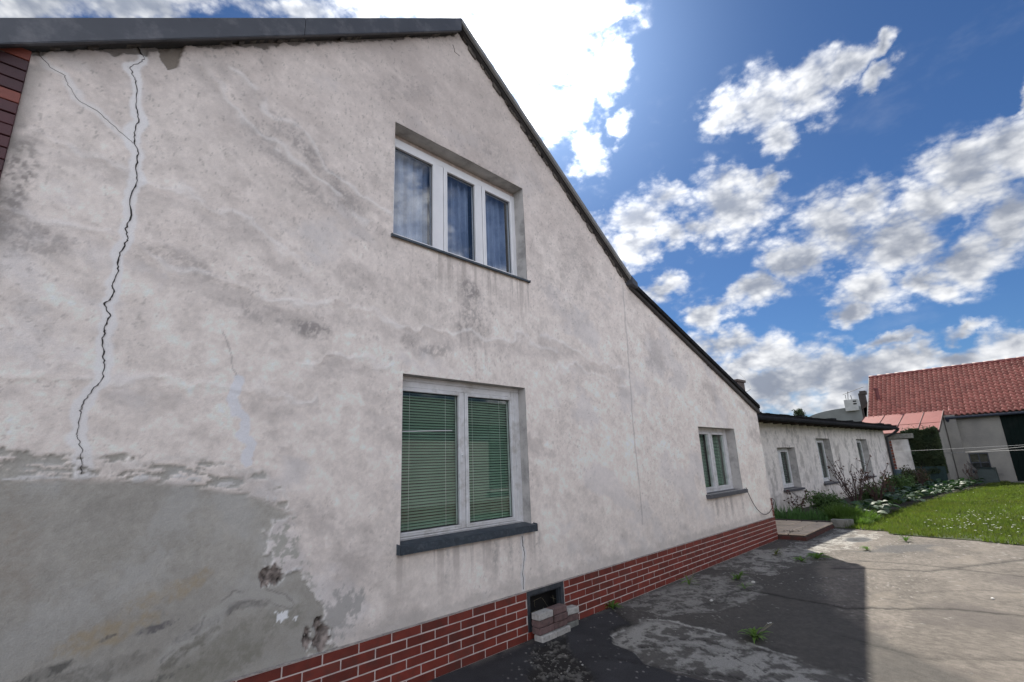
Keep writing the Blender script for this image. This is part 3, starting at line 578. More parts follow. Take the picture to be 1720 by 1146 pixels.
# ragged mortar bed in the gap under the verge
m=MB(); x=-.6
while x<10.4:
    w=random.uniform(.03,.12); z=float(roof_z(x+w/2))+.0; h=random.uniform(.01,.045) if x<6.1 else random.uniform(.005,.02); k=.755 if x<2.88 else (-.732 if x<6.12 else -.352)
    m.prism([(x,z+.06),(x+w,z+.06+k*w),(x+w,z-h*random.uniform(.4,1)+k*w),(x+w*.5,z-h+k*w*.5),(x,z-h*random.uniform(.3,1))],1,Y0-.02,Y0+.02); x+=w*random.uniform(1.0,1.9)
vmo=m.build('verge_mortar',mat('crumbling_mortar',(.17,.15,.13),(.07,.06,.055),20,.95,.004,80),house)
vmo['kind']='stuff'
# ---- clinker strips at the left corner
cm=MB(); cm.cbox(-.125,.125,-.012,.012,-.0325,.0325,.003); proto=cm.build('cladding_tile',M_clad[0]); cme=proto.data; bpy.data.objects.remove(proto)
hiv=.0
for r in range(60):
    z=.04+r*.0705
    for c in range(2):
        xr=-.25-.125-.258*c-(.06 if r%2 and c==0 else 0)*0
        if z-.03>float(roof_z(xr+.1)): continue
        if z<2.9: continue
        inst('cladding_tile',cme,house,(xr,Y0-.012+random.uniform(-.002,.002),z),(0,0,0),m=random.choices(M_clad,[5,2,4])[0])
m=MB()
for r in range(41):
    z=.04+r*.0705
    if z<2.9:
        for c in range(2): m.box(-.498-.258*c,-.252-.258*c,Y0-.02,Y0+.0,z-.0315,z+.0315)
o=m.build('cladding_tiles',M_clad[0],house); o['kind']='stuff'
MB().prism([(-.77,0),(-.252,0),(-.252,4.02),(-.77,3.64)],1,Y0-.002,Y0+.05).build('cladding_bed',mat('dark_joint',(.03,.022,.022),None,20,.95),house)
# ---- brick plinth
CRS=.0685
m=MB(); m.box(-.25,CW[0]-.001,Y0-.0180,Y0+.03,0,.409); m.box(CW[1]+.001,WX1+.006,Y0-.0180,Y0+.03,0,.409); m.box(CW[0]-.001,CW[1]+.001,Y0-.006,Y0+.028,0,CW[2]-.002)
m.box(WX1+.001,WX1+.02,Y0+.03,Y0+1.2,0,.409); m.box(WX1-.06,WX1+.008,Y0-.010,Y0+.03,.409,.76)
m.build('mortar_bed',M_mortar,house)
cache={}
def brick_mesh(L,h=.0592,d=.016):
    k=(round(L,3),h,d)
    if k not in cache:
        b=MB(); b.cbox(-L/2,L/2,-d/2,d/2,-h/2,h/2,.0022); o=b.build('brick',M_brick); cache[k]=o.data; bpy.data.objects.remove(o)
    return cache[k]
x_left=-.25
for r in range(6):
    z=.411-CRS*(r+.5); off=1.655-.26*8+(.13 if r%2 else 0)
    k=0
    while True:
        a=off+.26*k+.0045; b=a+.251; k+=1
        if a>WX1: break
        if b<x_left: continue
        a=max(a,x_left); b=min(b,WX1+.004)
        segs=[(a,b)]
        if z+CRS/2>CW[2]+.01: segs=[s for s in ((a,min(b,CW[0]-.004)),(max(a,CW[1]+.006),b)) if s[1]-s[0]>.02] if (b>CW[0] and a<CW[1]) else segs
        for s0,s1 in segs:
            if s1-s0<.02: continue
            inst('brick',brick_mesh(s1-s0),house,((s0+s1)/2,Y0-.0135+random.uniform(-.0008,.0008),z+random.uniform(-.0008,.0008)),(random.uniform(-.004,.004),random.uniform(-.003,.003),random.uniform(-.003,.003)))
for r in range(5):  # short brick corner column above the plinth
    inst('brick',brick_mesh(.045),house,(WX1-.024,Y0-.0125,.411+CRS*(r+.5)))
# thin line of sealant on top of the plinth
MB().box(-.25,WX1+.004,Y0-.023,Y0,.4105,.4165).build('plinth_ledge',mat('ledge_mortar',(.42,.38,.35),(.22,.2,.19),30,.9,.002,100),house)
# ---- window reveals
def reveal(x0,x1,z0,z1,d,m,parent=house,y=Y0,name='window_reveal'):
    b=MB(); t=.05; e=.0015
    b.box(x0-t,x0+e,y+.004,y+d,z0-t,z1+t); b.box(x1-e,x1+t,y+.004,y+d,z0-t,z1+t); b.box(x0+e,x1-e,y+.004,y+d,z1-e,z1+t); b.box(x0+e,x1-e,y+.004,y+d,z0-t,z0+e)
    return b.build(name,m,parent)
def frame_ring(b,x0,x1,z0,z1,w,y0,y1,bot=None):
    bot=bot or w; b.cbox(x0,x0+w,y0,y1,z0,z1,.003); b.cbox(x1-w,x1,y0,y1,z0,z1,.003); b.cbox(x0+w,x1-w,y0,y1,z1-w,z1,.003); b.cbox(x0+w,x1-w,y0,y1,z0,z0+bot,.003)
def blind(win,x0,x1,z0,z1,y,pitch=.0245,m=None):
    b=MB(); z=z0+.012
    while z<z1:
        a=.95+random.uniform(-.05,.05); h=.0112; zj=random.uniform(-.0012,.0012); z+=zj; b.add([(x0,y-h*math.cos(a),z-h*math.sin(a)),(x1,y-h*math.cos(a),z-h*math.sin(a)),(x1,y+.001,z+.001),(x0,y+.001,z+.001),(x1,y+h*math.cos(a),z+h*math.sin(a)-.002),(x0,y+h*math.cos(a),z+h*math.sin(a)-.002)],[(0,1,2,3),(3,2,4,5)]); z+=pitch
    o=b.build('blind',m or M_blind,win); o['kind']='stuff'
    c=MB()
    for t in (.2,.8): xx=x0+(x1-x0)*t; c.tube([(xx,y-.015,z0),(xx,y-.015,z1)],.0013,4)
    c.build('blind_cord',M_pvc,win)
def dark_box(win,x0,x1,z0,z1,y0,y1):
    b=MB(); e=.02; b.box(x0-e,x1+e,y1,y1+.02,z0-e,z1+e); b.box(x0-e-.02,x0-e,y0,y1,z0,z1); b.box(x1+e,x1+e+.02,y0,y1,z0,z1); b.box(x0-e,x1+e,y0,y1,z1+e,z1+e+.02); b.box(x0-e,x1+e,y0,y1,z0-e-.02,z0-e)
    b.build('room_recess',M_room,win)
# lower window : old painted wooden casements with green blinds
D=.105
reveal(*LW,.28,M_reveal)
x0,x1,z0,z1=LW; yf=Y0+D
PN=[(2.305,2.918),(3.032,3.600)]; gz0,gz1=1.075,2.225; sw=.034
def casement(w,PN,gz0,gz1,sw,x0,x1,z0,z1,yf,zt=None):
    # fixed frame: everything in the opening that is not a sash
    zt=zt or z1; w.cbox(x0,PN[0][0]-sw-.003,yf,yf+.07,z0,zt,.003); w.cbox(PN[-1][1]+sw+.003,x1,yf,yf+.07,z0,zt,.003)
    w.cbox(PN[0][0]-sw,PN[-1][1]+sw,yf+.001,yf+.069,z0,gz0-sw-.003,.003); w.cbox(PN[0][0]-sw,PN[-1][1]+sw,yf+.001,yf+.069,gz1+sw+.003,zt,.003)
    for (a,b),(c,d) in zip(PN[:-1],PN[1:]): w.cbox(b+sw+.003,c-sw-.003,yf-.004,yf+.065,gz0-sw,gz1+sw,.003)
def sashes(win,PN,gz0,gz1,sw,yf,m,glass,gask=True):
    for a,b_ in PN:
        s=MB(); frame_ring(s,a-sw,b_+sw,gz0-sw,gz1+sw,sw-.001,yf-.014,yf+.045); s.build('sash',m,win)
        s=MB(); frame_ring(s,a-sw*.45,b_+sw*.45,gz0-sw*.45,gz1+sw*.45,sw*.45-.0005,yf-.019,yf-.0145); s.build('glazing_bead',m,win)
        MB().box(a-.004,b_+.004,yf+.014,yf+.018,gz0-.004,gz1+.004).build('pane',glass,win)
        if gask: g=MB(); frame_ring(g,a+.0005,b_-.0005,gz0+.0005,gz1-.0005,.006,yf+.004,yf+.013); g.build('gasket',M_rubber,win)
w=MB(); casement(w,PN,gz0,gz1,sw,x0,x1,z0,z1,yf); w.cbox(x0+.03,x1-.03,yf-.012,yf-.001,z0+.022,z0+.034,.003); w.cbox(x0,x1,yf-.010,yf-.001,z1-.040,z1-.002,.002); w.cbox(x1-.075,x1-.060,yf-.008,yf-.001,z0,z1-.045,.002)
win=w.build('window',M_white,house); win['label']='large two-casement window with closed green blinds'
sashes(win,PN,gz0,gz1,sw,yf,M_white,M_glass)
for a,b_ in PN: blind(win,a-.02,b_+.02,gz0-.02,gz1+.03,yf+.060)
m=MB(); m.cbox(2.93,2.95,yf-.030,yf-.0195,1.60,1.70,.003); m.cbox(2.935,2.945,yf-.05,yf-.031,1.66,1.68,.002); m.build('window_handle',M_white,win)
xm=2.975
MB().tube([(x0+.06,yf+.007,1.88),(xm-.12,yf+.007,1.90)],.004,5).build('draught_strip',M_pvc,win)
dark_box(win,x0,x1,z0,z1,yf+.12,yf+.5)
def sill(win,x0,x1,z,y,out,m,ends=.03,drop=.045):
    b=MB(); b.prism([(y,z+.002),(Y0-out,z-.018),(Y0-out,z-.018-drop),(Y0-out+.008,z-.018-drop),(Y0-out+.008,z-.03),(y,z-.01)],0,x0-ends,x1+ends)
    for xx in (x0-ends,x1+ends-.004): b.prism([(y,z+.012),(Y0-out,z-.010),(Y0-out,z-.018-drop),(Y0-.001,z-.018-drop),(y,z-.02)],0,xx-.001,xx+.003)
    return b.build('sill',m,win)
sill(win,x0,x1,z0+.012,yf-.01,.055,M_sill,.03,.062)
# upper window : three plastic-framed lights with sheer curtains
D=.15; x0,x1,z0,z1=UW; yf=Y0+D; reveal(*UW,.30,M_reveal); zt=z1-.05
PN=[(2.205,2.655),(2.838,3.222),(3.378,3.775)]; gz0,gz1=3.695,4.615; sw=.040
w=MB(); casement(w,PN,gz0,gz1,sw,x0,x1,z0,z1,yf,zt); win=w.build('window',M_pvc,house); win['label']='upper three-light white window that mirrors blue sky'
sashes(win,PN,gz0,gz1,sw,yf,M_pvc,M_glassU)
for a,b_ in PN:
    n=70; vs=[]; a-=.03; b_+=.03
    for i in range(n+1):
        t=i/n; xx=a+(b_-a)*t; yy=yf+.12+.020*math.sin(t*26+a*7)+.012*math.sin(t*57+1); vs+=[(xx,yy,z0+.03),(xx,yy,zt)]
    MB().add(vs,[(2*i,2*i+2,2*i+3,2*i+1) for i in range(n)]).build('curtain',M_curtain,win,True)
MB().cbox(x0+.002,x1-.002,yf+.012,yf+.07,zt+.002,z1-.003,.003).build('head_filler',mat('bare_plaster_edge',(.50,.42,.38),(.36,.29,.26),15,.95,.004,60),win)
dark_box(win,x0,x1,z0,z1,yf+.08,yf+.8)
sill(win,x0,x1,z0+.006,yf-.01,.035,M_sill,.02,.020)
# small window at the right
D=.16; x0,x1,z0,z1=SW; yf=Y0+D; reveal(*SW,.32,M_reveal)
PN=[(7.90,8.475),(8.625,9.115)]; gz0,gz1=1.09,1.955; sw=.036
w=MB(); casement(w,PN,gz0,gz1,sw,x0,x1,z0,z1,yf); win=w.build('window',M_white,house); win['label']='small two-casement window near the house corner'
sashes(win,PN,gz0,gz1,sw,yf,M_white,M_glass,False)
for a,b_ in PN: blind(win,a-.02,b_+.02,gz0-.02,gz1+.02,yf+.09)
dark_box(win,x0,x1,z0,z1,yf+.13,yf+.5)
sill(win,x0,x1,z0+.01,yf-.01,.07,M_sillg,.04,.05)
# cellar window
x0,x1,z0,z1=CW; w=MB(); M_iron=mat('blue_grey_iron',(.035,.042,.052),(.02,.025,.03),20,.6,.001,60,dirt=(.08,.08,.08),dscale=15)
frame_ring(w,x0,x1,z0,z1,.045,Y0-.018,Y0+.03); frame_ring(w,x0+.045,x1-.045,z0+.045,z1-.045,.014,Y0+.0,Y0+.04); win=w.build('cellar_window',M_iron,house)
MB().box(x0,x1,Y0+.16,Y0+.18,z0,z1).build('cellar_recess',M_dark,win)
rv=MB(); rv.box(x0-.02,x0+.001,Y0+.031,Y0+.16,z0,z1); rv.box(x1-.001,x1+.02,Y0+.031,Y0+.16,z0,z1); rv.box(x0,x1,Y0+.031,Y0+.16,z1-.001,z1+.02); rv.build('recess_side',M_dark,win)
b=MB()
for k in range(11):
    a=x0+.05+random.random()*.4; c=z0+.10+random.random()*.2; an=random.uniform(-1.3,1.3); l=random.uniform(.05,.13)
    b.tube([(a,Y0+.05,c),(min(max(a+l*math.cos(an),x0+.05),x1-.05),Y0+.05+random.uniform(-.01,.02),min(c+l*math.sin(an),z1-.05))],.0014,4)
b.build('dry_twigs',mat('dry_straw',(.20,.18,.12),None,30,.9),win)
# ================================================================ ANNEX (runs on behind the house corner, turned slightly)
TH=math.atan(.0646); AX=Vector((14.9,4.78,0)); A_d=Vector((math.cos(TH),-math.sin(TH),0)); A_n=Vector((math.sin(TH),math.cos(TH),0))
def apt(s,t,z): return AX+A_d*s+A_n*t+Vector((0,0,z))
annex=thing('annex_building','long low whitewashed outbuilding with three narrow windows and a black flat roof','outbuilding',AX,-TH)
AW=[(.66,2.03,.60,1.77),(4.02,5.42,.61,2.05),(8.62,10.08,.60,2.05)]; S0=-4.4; S1=13.15; ZT=2.56
def annex_wall():
    xs=np.unique(np.concatenate([np.arange(-4.4,S1,.035),[S1]])); zs=np.arange(-.02,ZT+.001,.03)
    for a in AW:
        for v in a[:2]: xs[np.argmin(abs(xs-v))]=v
        for v in a[2:]: zs[np.argmin(abs(zs-v))]=v
    X,Z=np.meshgrid(xs,zs,indexing='ij')
    big=fbm(X,Z,.9,5,201); mid=fbm(X,Z,3.5,6,202,.62); fin=fbm(X,Z,11,4,203,.7); ver=fbm(X*4,Z*.7,1,5,204,.6)
    C=np.ones(X.shape+(3,))*np.array([.72,.665,.62])*(.78+.44*mid)[...,None]*(.82+.36*fin)[...,None]*(.88+.24*big)[...,None]
    C=lerp(C,(.30,.275,.265),sst(mid*.6+fin*.4,.50,.62)*.45)
    C=lerp(C,(.32,.28,.25),sst(ver,.52,.72)*sst(Z,1.9,2.5)*.30)
    C=lerp(C,(.38,.33,.28),sst(.55-Z+(mid-.5)*.8,0,.4)*.6)
    C=lerp(C,(.27,.245,.225),sst(fbm(X*1.3,Z*.8,2.6,6,206,.68),.53,.66)*.55)
    for P,wd in (([(4.9,2.56),(5.02,2.3),(5.05,2.06)],.02),([(4.55,.58),(4.7,.35),(4.78,0)],.014),([(1.2,.5),(1.6,.35),(1.9,.30)],.02)):
        q=pline(X+(fin-.5)*.1,Z,P); C=lerp(C,(.08,.07,.07),sst(q,wd*1.6,wd*.5)*.8)
    H=(mid-.5)*.03+(fin-.5)*.012
    for a in AW: H=np.where((X>=a[0]-.03)&(X<=a[1]+.03)&(Z>=a[2]-.03)&(Z<=a[3]+.03),0,H)
    V=np.stack([X,-H,Z],-1).reshape(-1,3); nx,nz=X.shape; i=np.arange(nx*nz).reshape(nx,nz)
    xc=(X[:-1,:-1]+X[1:,1:])/2; zc=(Z[:-1,:-1]+Z[1:,1:])/2; keep=np.ones(xc.shape,bool)
    for a in AW: keep&=~((xc>a[0])&(xc<a[1])&(zc>a[2])&(zc<a[3]))
    F=np.stack([i[:-1,:-1],i[1:,:-1],i[1:,1:],i[:-1,1:]],-1)[keep]
    big_mesh('wall',V,F,vmat('annex_plaster',bumps=((60,.008),(14,.012)),fine=.15,fscale=60),annex,True,np.clip(C.reshape(-1,3),.02,.8))
annex_wall()
m=MB(); m.box(S1-.3,S1-.001,.03,4.2,0,ZT); m.box(S0,S1-.3,4.,4.2,0,ZT); m.box(S0,S0+.2,.1,4.,0,ZT); m.build('wall',M_plainpl,annex)
for a in AW:
    b=reveal(*a,.30,M_reveal,annex,0.,'window_reveal')
    x0,x1,z0,z1=a; w=MB(); yf=.20; frame_ring(w,x0,x1-.02,z0,z1-.01,.06,yf,yf+.07,.08); xm=x0+.62; w.cbox(xm-.045,xm+.045,yf-.01,yf+.06,z0+.08,z1-.07,.003); win=w.build('window',M_white,annex)
    for p,q in ((x0+.06,xm-.045),(xm+.045,x1-.08)):
        s=MB(); frame_ring(s,p+.003,q-.003,z0+.083,z1-.073,.05,yf-.012,yf+.045); s.build('sash',M_white,win)
        MB().box(p+.054,q-.054,yf+.01,yf+.014,z0+.134,z1-.124).build('pane',M_glass,win); blind(win,p+.02,q-.02,z0+.09,z1-.08,yf+.10,.05,M_annblind:=bpy.data.materials.get('muted_green_curtain') or mat('muted_green_curtain',(.13,.19,.17),(.10,.15,.135),3,.8))
    dark_box(win,x0,x1,z0,z1,yf+.15,yf+.5)
    b=MB(); b.prism([(yf,z0+.02),(-.075,z0-.01),(-.075,z0-.06),(-.06,z0-.06),(-.06,z0-.02),(yf,z0-.0)],0,x0-.06,x1+.05); b.build('sill',M_sillg,win)
# roof edge: boarding, felt and gutter, uneven
m=MB(); m.prism([(-.42,2.60),(4.4,2.86),(4.4,2.74),(-.42,2.50)],0,S0+.12,S1+.35); m.build('roof',M_bitumen,annex)
m=MB(); x=S0+.12
while x<S1+.3:
    l=random.uniform(.7,1.5); z=random.uniform(-.012,.012); m.box(x,min(x+l,S1+.36),-.47,-.42,2.535+z,2.625+z); m.box(x+.02,min(x+l+.03,S1+.34),-.50,-.36,2.626+z,2.640+z*.5); x+=l
m.build('roof_edge',M_bitumen,annex)
m=MB()
for k in range(26):
    x=S0+.3+k*.68; m.box(x,x+.09,-.415,-.003,2.44,2.53)
m.build('rafter_ends',mat('dark_old_wood',(.05,.035,.026),(.025,.02,.016),12,.85,.003,60),annex)
m=MB()
for k in range(46):
    x=random.uniform(S0+3,S1); m.box(x,x+random.uniform(.1,.5),-.40+random.uniform(0,.3),-.2+random.uniform(0,.3),2.64,2.66+random.uniform(.0,.06))
m.build('roof_debris',M_bitumen,annex)
MB().tube([(S0+.3,-.53,2.50),(S1+.2,-.53,2.50)],.055,8).build('gutter',M_bitumen,annex)
m=MB(); m.tube([(S1+.18,-.53,2.47),(S1+.1,-.35,2.30),(S1-.06,-.09,2.15),(S1-.04,-.075,1.6),(S1-.04,-.075,.0)],.055,10)
for z in (.5,1.3,2.05): m.tube([(S1-.04,-.075,z),(S1-.04,-.075,z+.03)],.063,10)
m.build('downpipe',mat('black_pipe',(.008,.009,.012),(.014,.016,.02),8,.4),annex)
# small stepped roof next to the house corner, and a chimney
m=MB(); m.prism([(-.42,2.66),(.6,3.0),(1.6,2.7)],0,-3.9,-2.6); m.prism([(-.44,2.70),(.6,3.04),(.6,3.00),(-.44,2.665)],0,-3.95,-2.55); m.build('raised_roof',mat('dark_slates',(.06,.058,.06),(.035,.034,.036),14,.7,.01,30),annex)
m=MB(); m.cbox(.42,.90,.72,1.1,2.65,3.78,.01); m.cbox(.38,.94,.68,1.14,3.781,3.86,.01); m.build('chimney',mat('sooty_brick_chimney',(.13,.10,.09),(.07,.055,.05),9,.9,.006),annex)
# a dark recess and wall lamp beside the house corner
MB().box(-3.25,-3.1,-.03,-.001,.9,2.1).build('door_edge',mat('grey_door_paint',(.16,.155,.15),None,6,.7),annex)
m=MB(); m.tube([(-2.9,-.0,1.35),(-2.9,-.12,1.38),(-2.86,-.16,1.36)],.012,6); m.build('door_handle',M_rubber,annex)
# ---- cables
M_cable=mat('black_cable',(.02,.02,.022),None,30,.5)
pts=[]
P=[(9.36,Y0-.03,1.02),(9.45,Y0-.035,.88),(9.62,Y0-.035,.70),(9.85,Y0-.035,.56),(10.1,Y0-.035,.50),(10.35,Y0-.04,.53),(10.58,Y0-.05,.66),(10.66,Y0-.02,.74),(10.70,Y0+.3,.75),(10.75,Y0+.9,.78)]
def smooth_path(P,n=6):
    out=[]; Q=[Vector(p) for p in P]
    for i in range(len(Q)-1):
        p0=Q[max(i-1,0)];p1=Q[i];p2=Q[i+1];p3=Q[min(i+2,len(Q)-1)]
        for k in range(n): t=k/n; out.append(.5*((2*p1)+(p2-p0)*t+(2*p0-5*p1+4*p2-p3)*t*t+(3*p1-p0-3*p2+p3)*t**3))
    return out+[Q[-1]]
tag(MB().tube(smooth_path(P),.006,5).build('cable',M_cable),'thin black cable sagging from the small corner window to the brick corner','cable')
P=[tuple(apt(-3.2,-.04,z)) for z in (2.5,)]+[tuple(apt(s,-.04,z)) for s,z in ((-2.35,2.2),(-2.25,1.7),(-2.22,1.2),(-2.1,.75),(-1.95,.52),(-2.0,.42),(-2.4,.35))]
tag(MB().tube(smooth_path(P),.008,5).build('cable',M_cable),'loose cable hanging down the outbuilding wall left of its first window','cable')
tag(MB().tube(smooth_path([tuple(apt(-3.6,.3,3.0)),(24,8,4.6),(40,14,8.)]),.012,4).build('overhead_wire',M_cable),'thin dark overhead wire leading away above the black flat roof','wire')
# ================================================================ landing with tiles
M_tile=mat('beige_paving_tile',(.60,.48,.36),(.48,.38,.29),5,.8,.0015,60,dirt=(.24,.19,.15),dscale=4,obj_rand=.10)
M_stepside=mat('worn_step_side',(.10,.055,.045),(.05,.045,.04),9,.9,.004,60)
land=thing('tiled_landing','low landing of beige tiles with a red brick edge beside the house corner','landing',(10.66,3.03,0))
m=MB(); m.box(0,2.05,.0,1.88,-.02,.085); m.build('base',M_stepside,land)
m=MB(); m.box(-.02,2.07,-.025,-.001,.0,.06); m.box(-.025,-.001,-.02,.44,.0,.06); m.build('brick_edge',mat('dark_worn_brick_edge',(.085,.022,.016),(.04,.02,.016),9,.85,.003,60),land)
tm=MB(); tm.cbox(-.158,.158,-.138,.138,-.014,.014,.005); o=tm.build('tile',M_tile); tme=o.data; bpy.data.objects.remove(o)
for i in range(6):
    for j in range(6):
        x=.155+.346*i-.02; y=.12+.305*j
        if .75<x<1.9 and 1.3<y: continue
        inst('tile',tme,land,(x,y,.101+random.uniform(-.003,.003)),(random.uniform(-.01,.01),random.uniform(-.01,.01),random.uniform(-.012,.012)))
m=MB(); m.box(.68,1.90,1.20,1.80,.086,.104); m.build('sunken_floor',M_dark,land)
matt=MB(); matt.box(0,.95,0,.42,0,.012)
for k in range(19): matt.box(.01+k*.05,.035+k*.05,.01,.41,.012,.020)
o=matt.build('doormat',mat('dark_rubber_mat',(.022,.02,.018),(.05,.045,.04),20,.9,.002,80)); o.location=(11.45,4.30,.108); tag(o,'dark ribbed rubber doormat lying on the beige tiled landing','doormat')
# dead leaves/twigs on the landing
m=MB()
for k in range(26):
    x=10.9+random.gauss(0,.12); y=3.35+random.gauss(0,.09); a=random.uniform(0,6.28); l=random.uniform(.02,.06); m.tube([(x,y,.122),(x+l*math.cos(a),y+l*math.sin(a),.125+random.uniform(0,.02))],.003,4)
tag(m.build('twig_litter',mat('dead_twigs',(.09,.08,.07),None,20,.9)),'small heap of dead twigs on the near end of the tiled landing','twigs')['kind']='stuff'
# kerb of the flower bed
kb=thing('bed_kerb','low dark edging board and two grey concrete blocks between landing and flower bed','kerb',(12.8,2.9,0))
m=MB(); m.box(-.03,.02,.18,1.95,0,.13); m.build('edging_board',mat('grey_old_board',(.085,.075,.065),(.05,.045,.04),12,.9,.003,60,stretch=(1,.2,1)),kb)
cbm=mat('lichen_concrete',(.22,.21,.19),(.13,.13,.11),9,.95,.005,50,dirt=(.07,.07,.06))
b=MB(); b.cbox(-.06,.10,-.16,.16,0,.17,.012); b.build('kerb_block',cbm,kb)
b=MB(); b.cbox(.12,.30,-.20,-.02,0,.155,.012); b.build('kerb_block',cbm,kb)
# flower bed earth
bed=[(12.82,4.87),(12.83,2.95),(13.6,2.80),(16.5,2.42),(20.7,2.0),(27.7,1.0),(29.6,.9),(29.6,4.0),(28.0,3.92)]
m=MB(); m.prism(bed,2,-.05,.035); o=m.build('flower_bed',mat('dark_garden_soil',(.035,.026,.019),(.018,.014,.011),8,1.,.02,14)); o['kind']='structure'
# lawn sheet
m=MB(); L=[(a,b) for a,b in LAWN_EDGE]; m.prism(L,2,-.05,.012)
o=m.build('lawn',mat('lawn_ground',(.045,.062,.018),(.03,.04,.014),7,1.,.02,20)); o['kind']='structure'
# ================================================================ GARDEN WALL with toothed brick end
gw=thing('garden_wall','short whitewashed garden wall with toothed brick end and a concrete slab on top','wall',(28.6,3.2,0))
m=MB(); m.box(0,.3,.0,.60,0,2.03); m.build('wall',vm:=mat('whitewash',(.60,.58,.57),(.44,.42,.41),3,.92,.01,20,dirt=(.32,.30,.28)),gw)
m=MB(); m.cbox(-.12,.45,-.22,.80,2.06,2.27,.01); m.build('coping_slab',cbm,gw)
for k in range(15):
    b=MB(); b.cbox(-.02,.20,.605,.69+(.06 if k%2 else 0),.10+k*.128,.10+k*.128+.075,.005); b.build('brick',M_clad[1] if k%3 else M_clad[0],gw)
m=MB(); m.box(.25,.4,.605,1.1,0,2.05); m.build('back_wall',mat('grey_blockwork',(.30,.30,.31),(.20,.20,.21),6,.9),gw)
# barrel beside it
b=MB(); b.tube([(0,0,0),(0,0,.2),(0,0,.45),(0,0,.62),(0,0,.7)],.17,14); o=b.build('water_barrel',mat('faded_blue_plastic',(.045,.075,.10),(.03,.05,.07),5,.6)); o.location=(28.0,3.72,.03); tag(o,'slim blue-grey barrel standing at the foot of the downpipe','barrel')
# ================================================================ HEDGE
def leaf_cloud(n, sampler, size, aspect=.5, seed=1, flat=.0, nrm=None):
    r=np.random.default_rng(seed); P=sampler(r,n); n=len(P)
    a=r.normal(size=(n,3)); a[:,2]*=(1-flat); a/=np.linalg.norm(a,axis=1)[:,None]+1e-9
    b=r.normal(size=(n,3)); b-=a*(a*b).sum(1)[:,None]; b/=np.linalg.norm(b,axis=1)[:,None]+1e-9
    s=size*(.6+.8*r.random(n))[:,None]
    V=np.stack([P-a*s,P+b*s*aspect+a*s*.1,P+a*s,P-b*s*aspect+a*s*.1],1).reshape(-1,3); F=np.arange(4*n).reshape(n,4)
    return V,F,P
def foliage_mat(name,c1,c2,scale=3,rough=.6,trans=.25):
    m=mat(name,c1,c2,scale,rough,detail=3,thr=(.35,.65)); b=m.node_tree.nodes['Principled BSDF']; inputs(b,Subsurface_Weight=0.); b.inputs['Specular IOR Level'].default_value=.35
    nt=m.node_tree; tr=nt.nodes.new('ShaderNodeBsdfTranslucent'); tr.inputs[0].default_value=(c1[0]*1.6,c1[1]*1.9,c1[2]*1.1,1); mx=nt.nodes.new('ShaderNodeMixShader'); mx.inputs[0].default_value=trans
    out=[x for x in nt.nodes if x.type=='OUTPUT_MATERIAL'][0]; nt.links.new(b.outputs[0],mx.inputs[1]); nt.links.new(tr.outputs[0],mx.inputs[2]); nt.links.new(mx.outputs[0],out.inputs[0]); return m
M_hedge=foliage_mat('dark_conifer_leaf',(.022,.040,.018),(.040,.052,.020),2.5,.8,.1)
hx0,hx1,hy0,hy1,hz=28.95,29.75,2.16,3.42,2.42
hedge=thing('clipped_hedge','tall dark green clipped hedge block behind the garden wall with netting at its foot','hedge',(29.35,2.8,0))
def hs(r,n):
    f=r.random(n); P=np.stack([r.uniform(hx0,hx1,n),r.uniform(hy0,hy1,n),r.uniform(.5,hz,n)],1)
    k=r.integers(0,4,n); e=np.abs(r.normal(0,.05,n))
    P[k==0,0]=hx0+e[k==0]; P[k==1,1]=hy0+e[k==1]; P[k==2,2]=hz-e[k==2]; 
    und=.08*np.sin(P[:,1]*6+P[:,2]*3)+.05*np.sin(P[:,2]*9); P[:,0]+=und*(k==0); P[:,2]+=(.05*np.sin(P[:,1]*9)+.03*np.sin(P[:,1]*23))*(k==2)
    return P-np.array([29.35,2.8,0])
V,F,_=leaf_cloud(26000,hs,.055,.35,5); big_mesh('foliage',V,F,M_hedge,hedge)
V,F,_=leaf_cloud(140,lambda r,n:np.stack([r.uniform(hx0,hx1,n),r.uniform(hy0,hy1,n),hz+np.abs(r.normal(0,.08,n))],1)-np.array([29.35,2.8,0]),.07,.15,6); big_mesh('shoots',V,F,M_hedge,hedge)
m=MB(); m.box(hx0+.12-29.35,hx1-.1-29.35,hy0+.1-2.8,hy1-.1-2.8,.1,hz-.12); m.build('twig_core',mat('hedge_core',(.012,.014,.009),None,9,1.),hedge)
m=MB(); 
for i in range(16):
    y=hy0-2.8+i*(hy1-hy0)/15; m.tube([(hx0-.06-29.35,y,0),(hx0-.06-29.35,y,.80)],.006,4)
for i in range(11): z=.02+i*.078; m.tube([(hx0-.06-29.35,hy0-2.8,z),(hx0-.06-29.35,hy1-2.8,z)],.006,4)
m.box(hx0-.045-29.35,hx0-.035-29.35,hy0-2.8,hy1-2.8,0,.80)
m.build('netting',mat('teal_garden_net',(.016,.042,.040),(.012,.03,.03),12,.8),hedge)
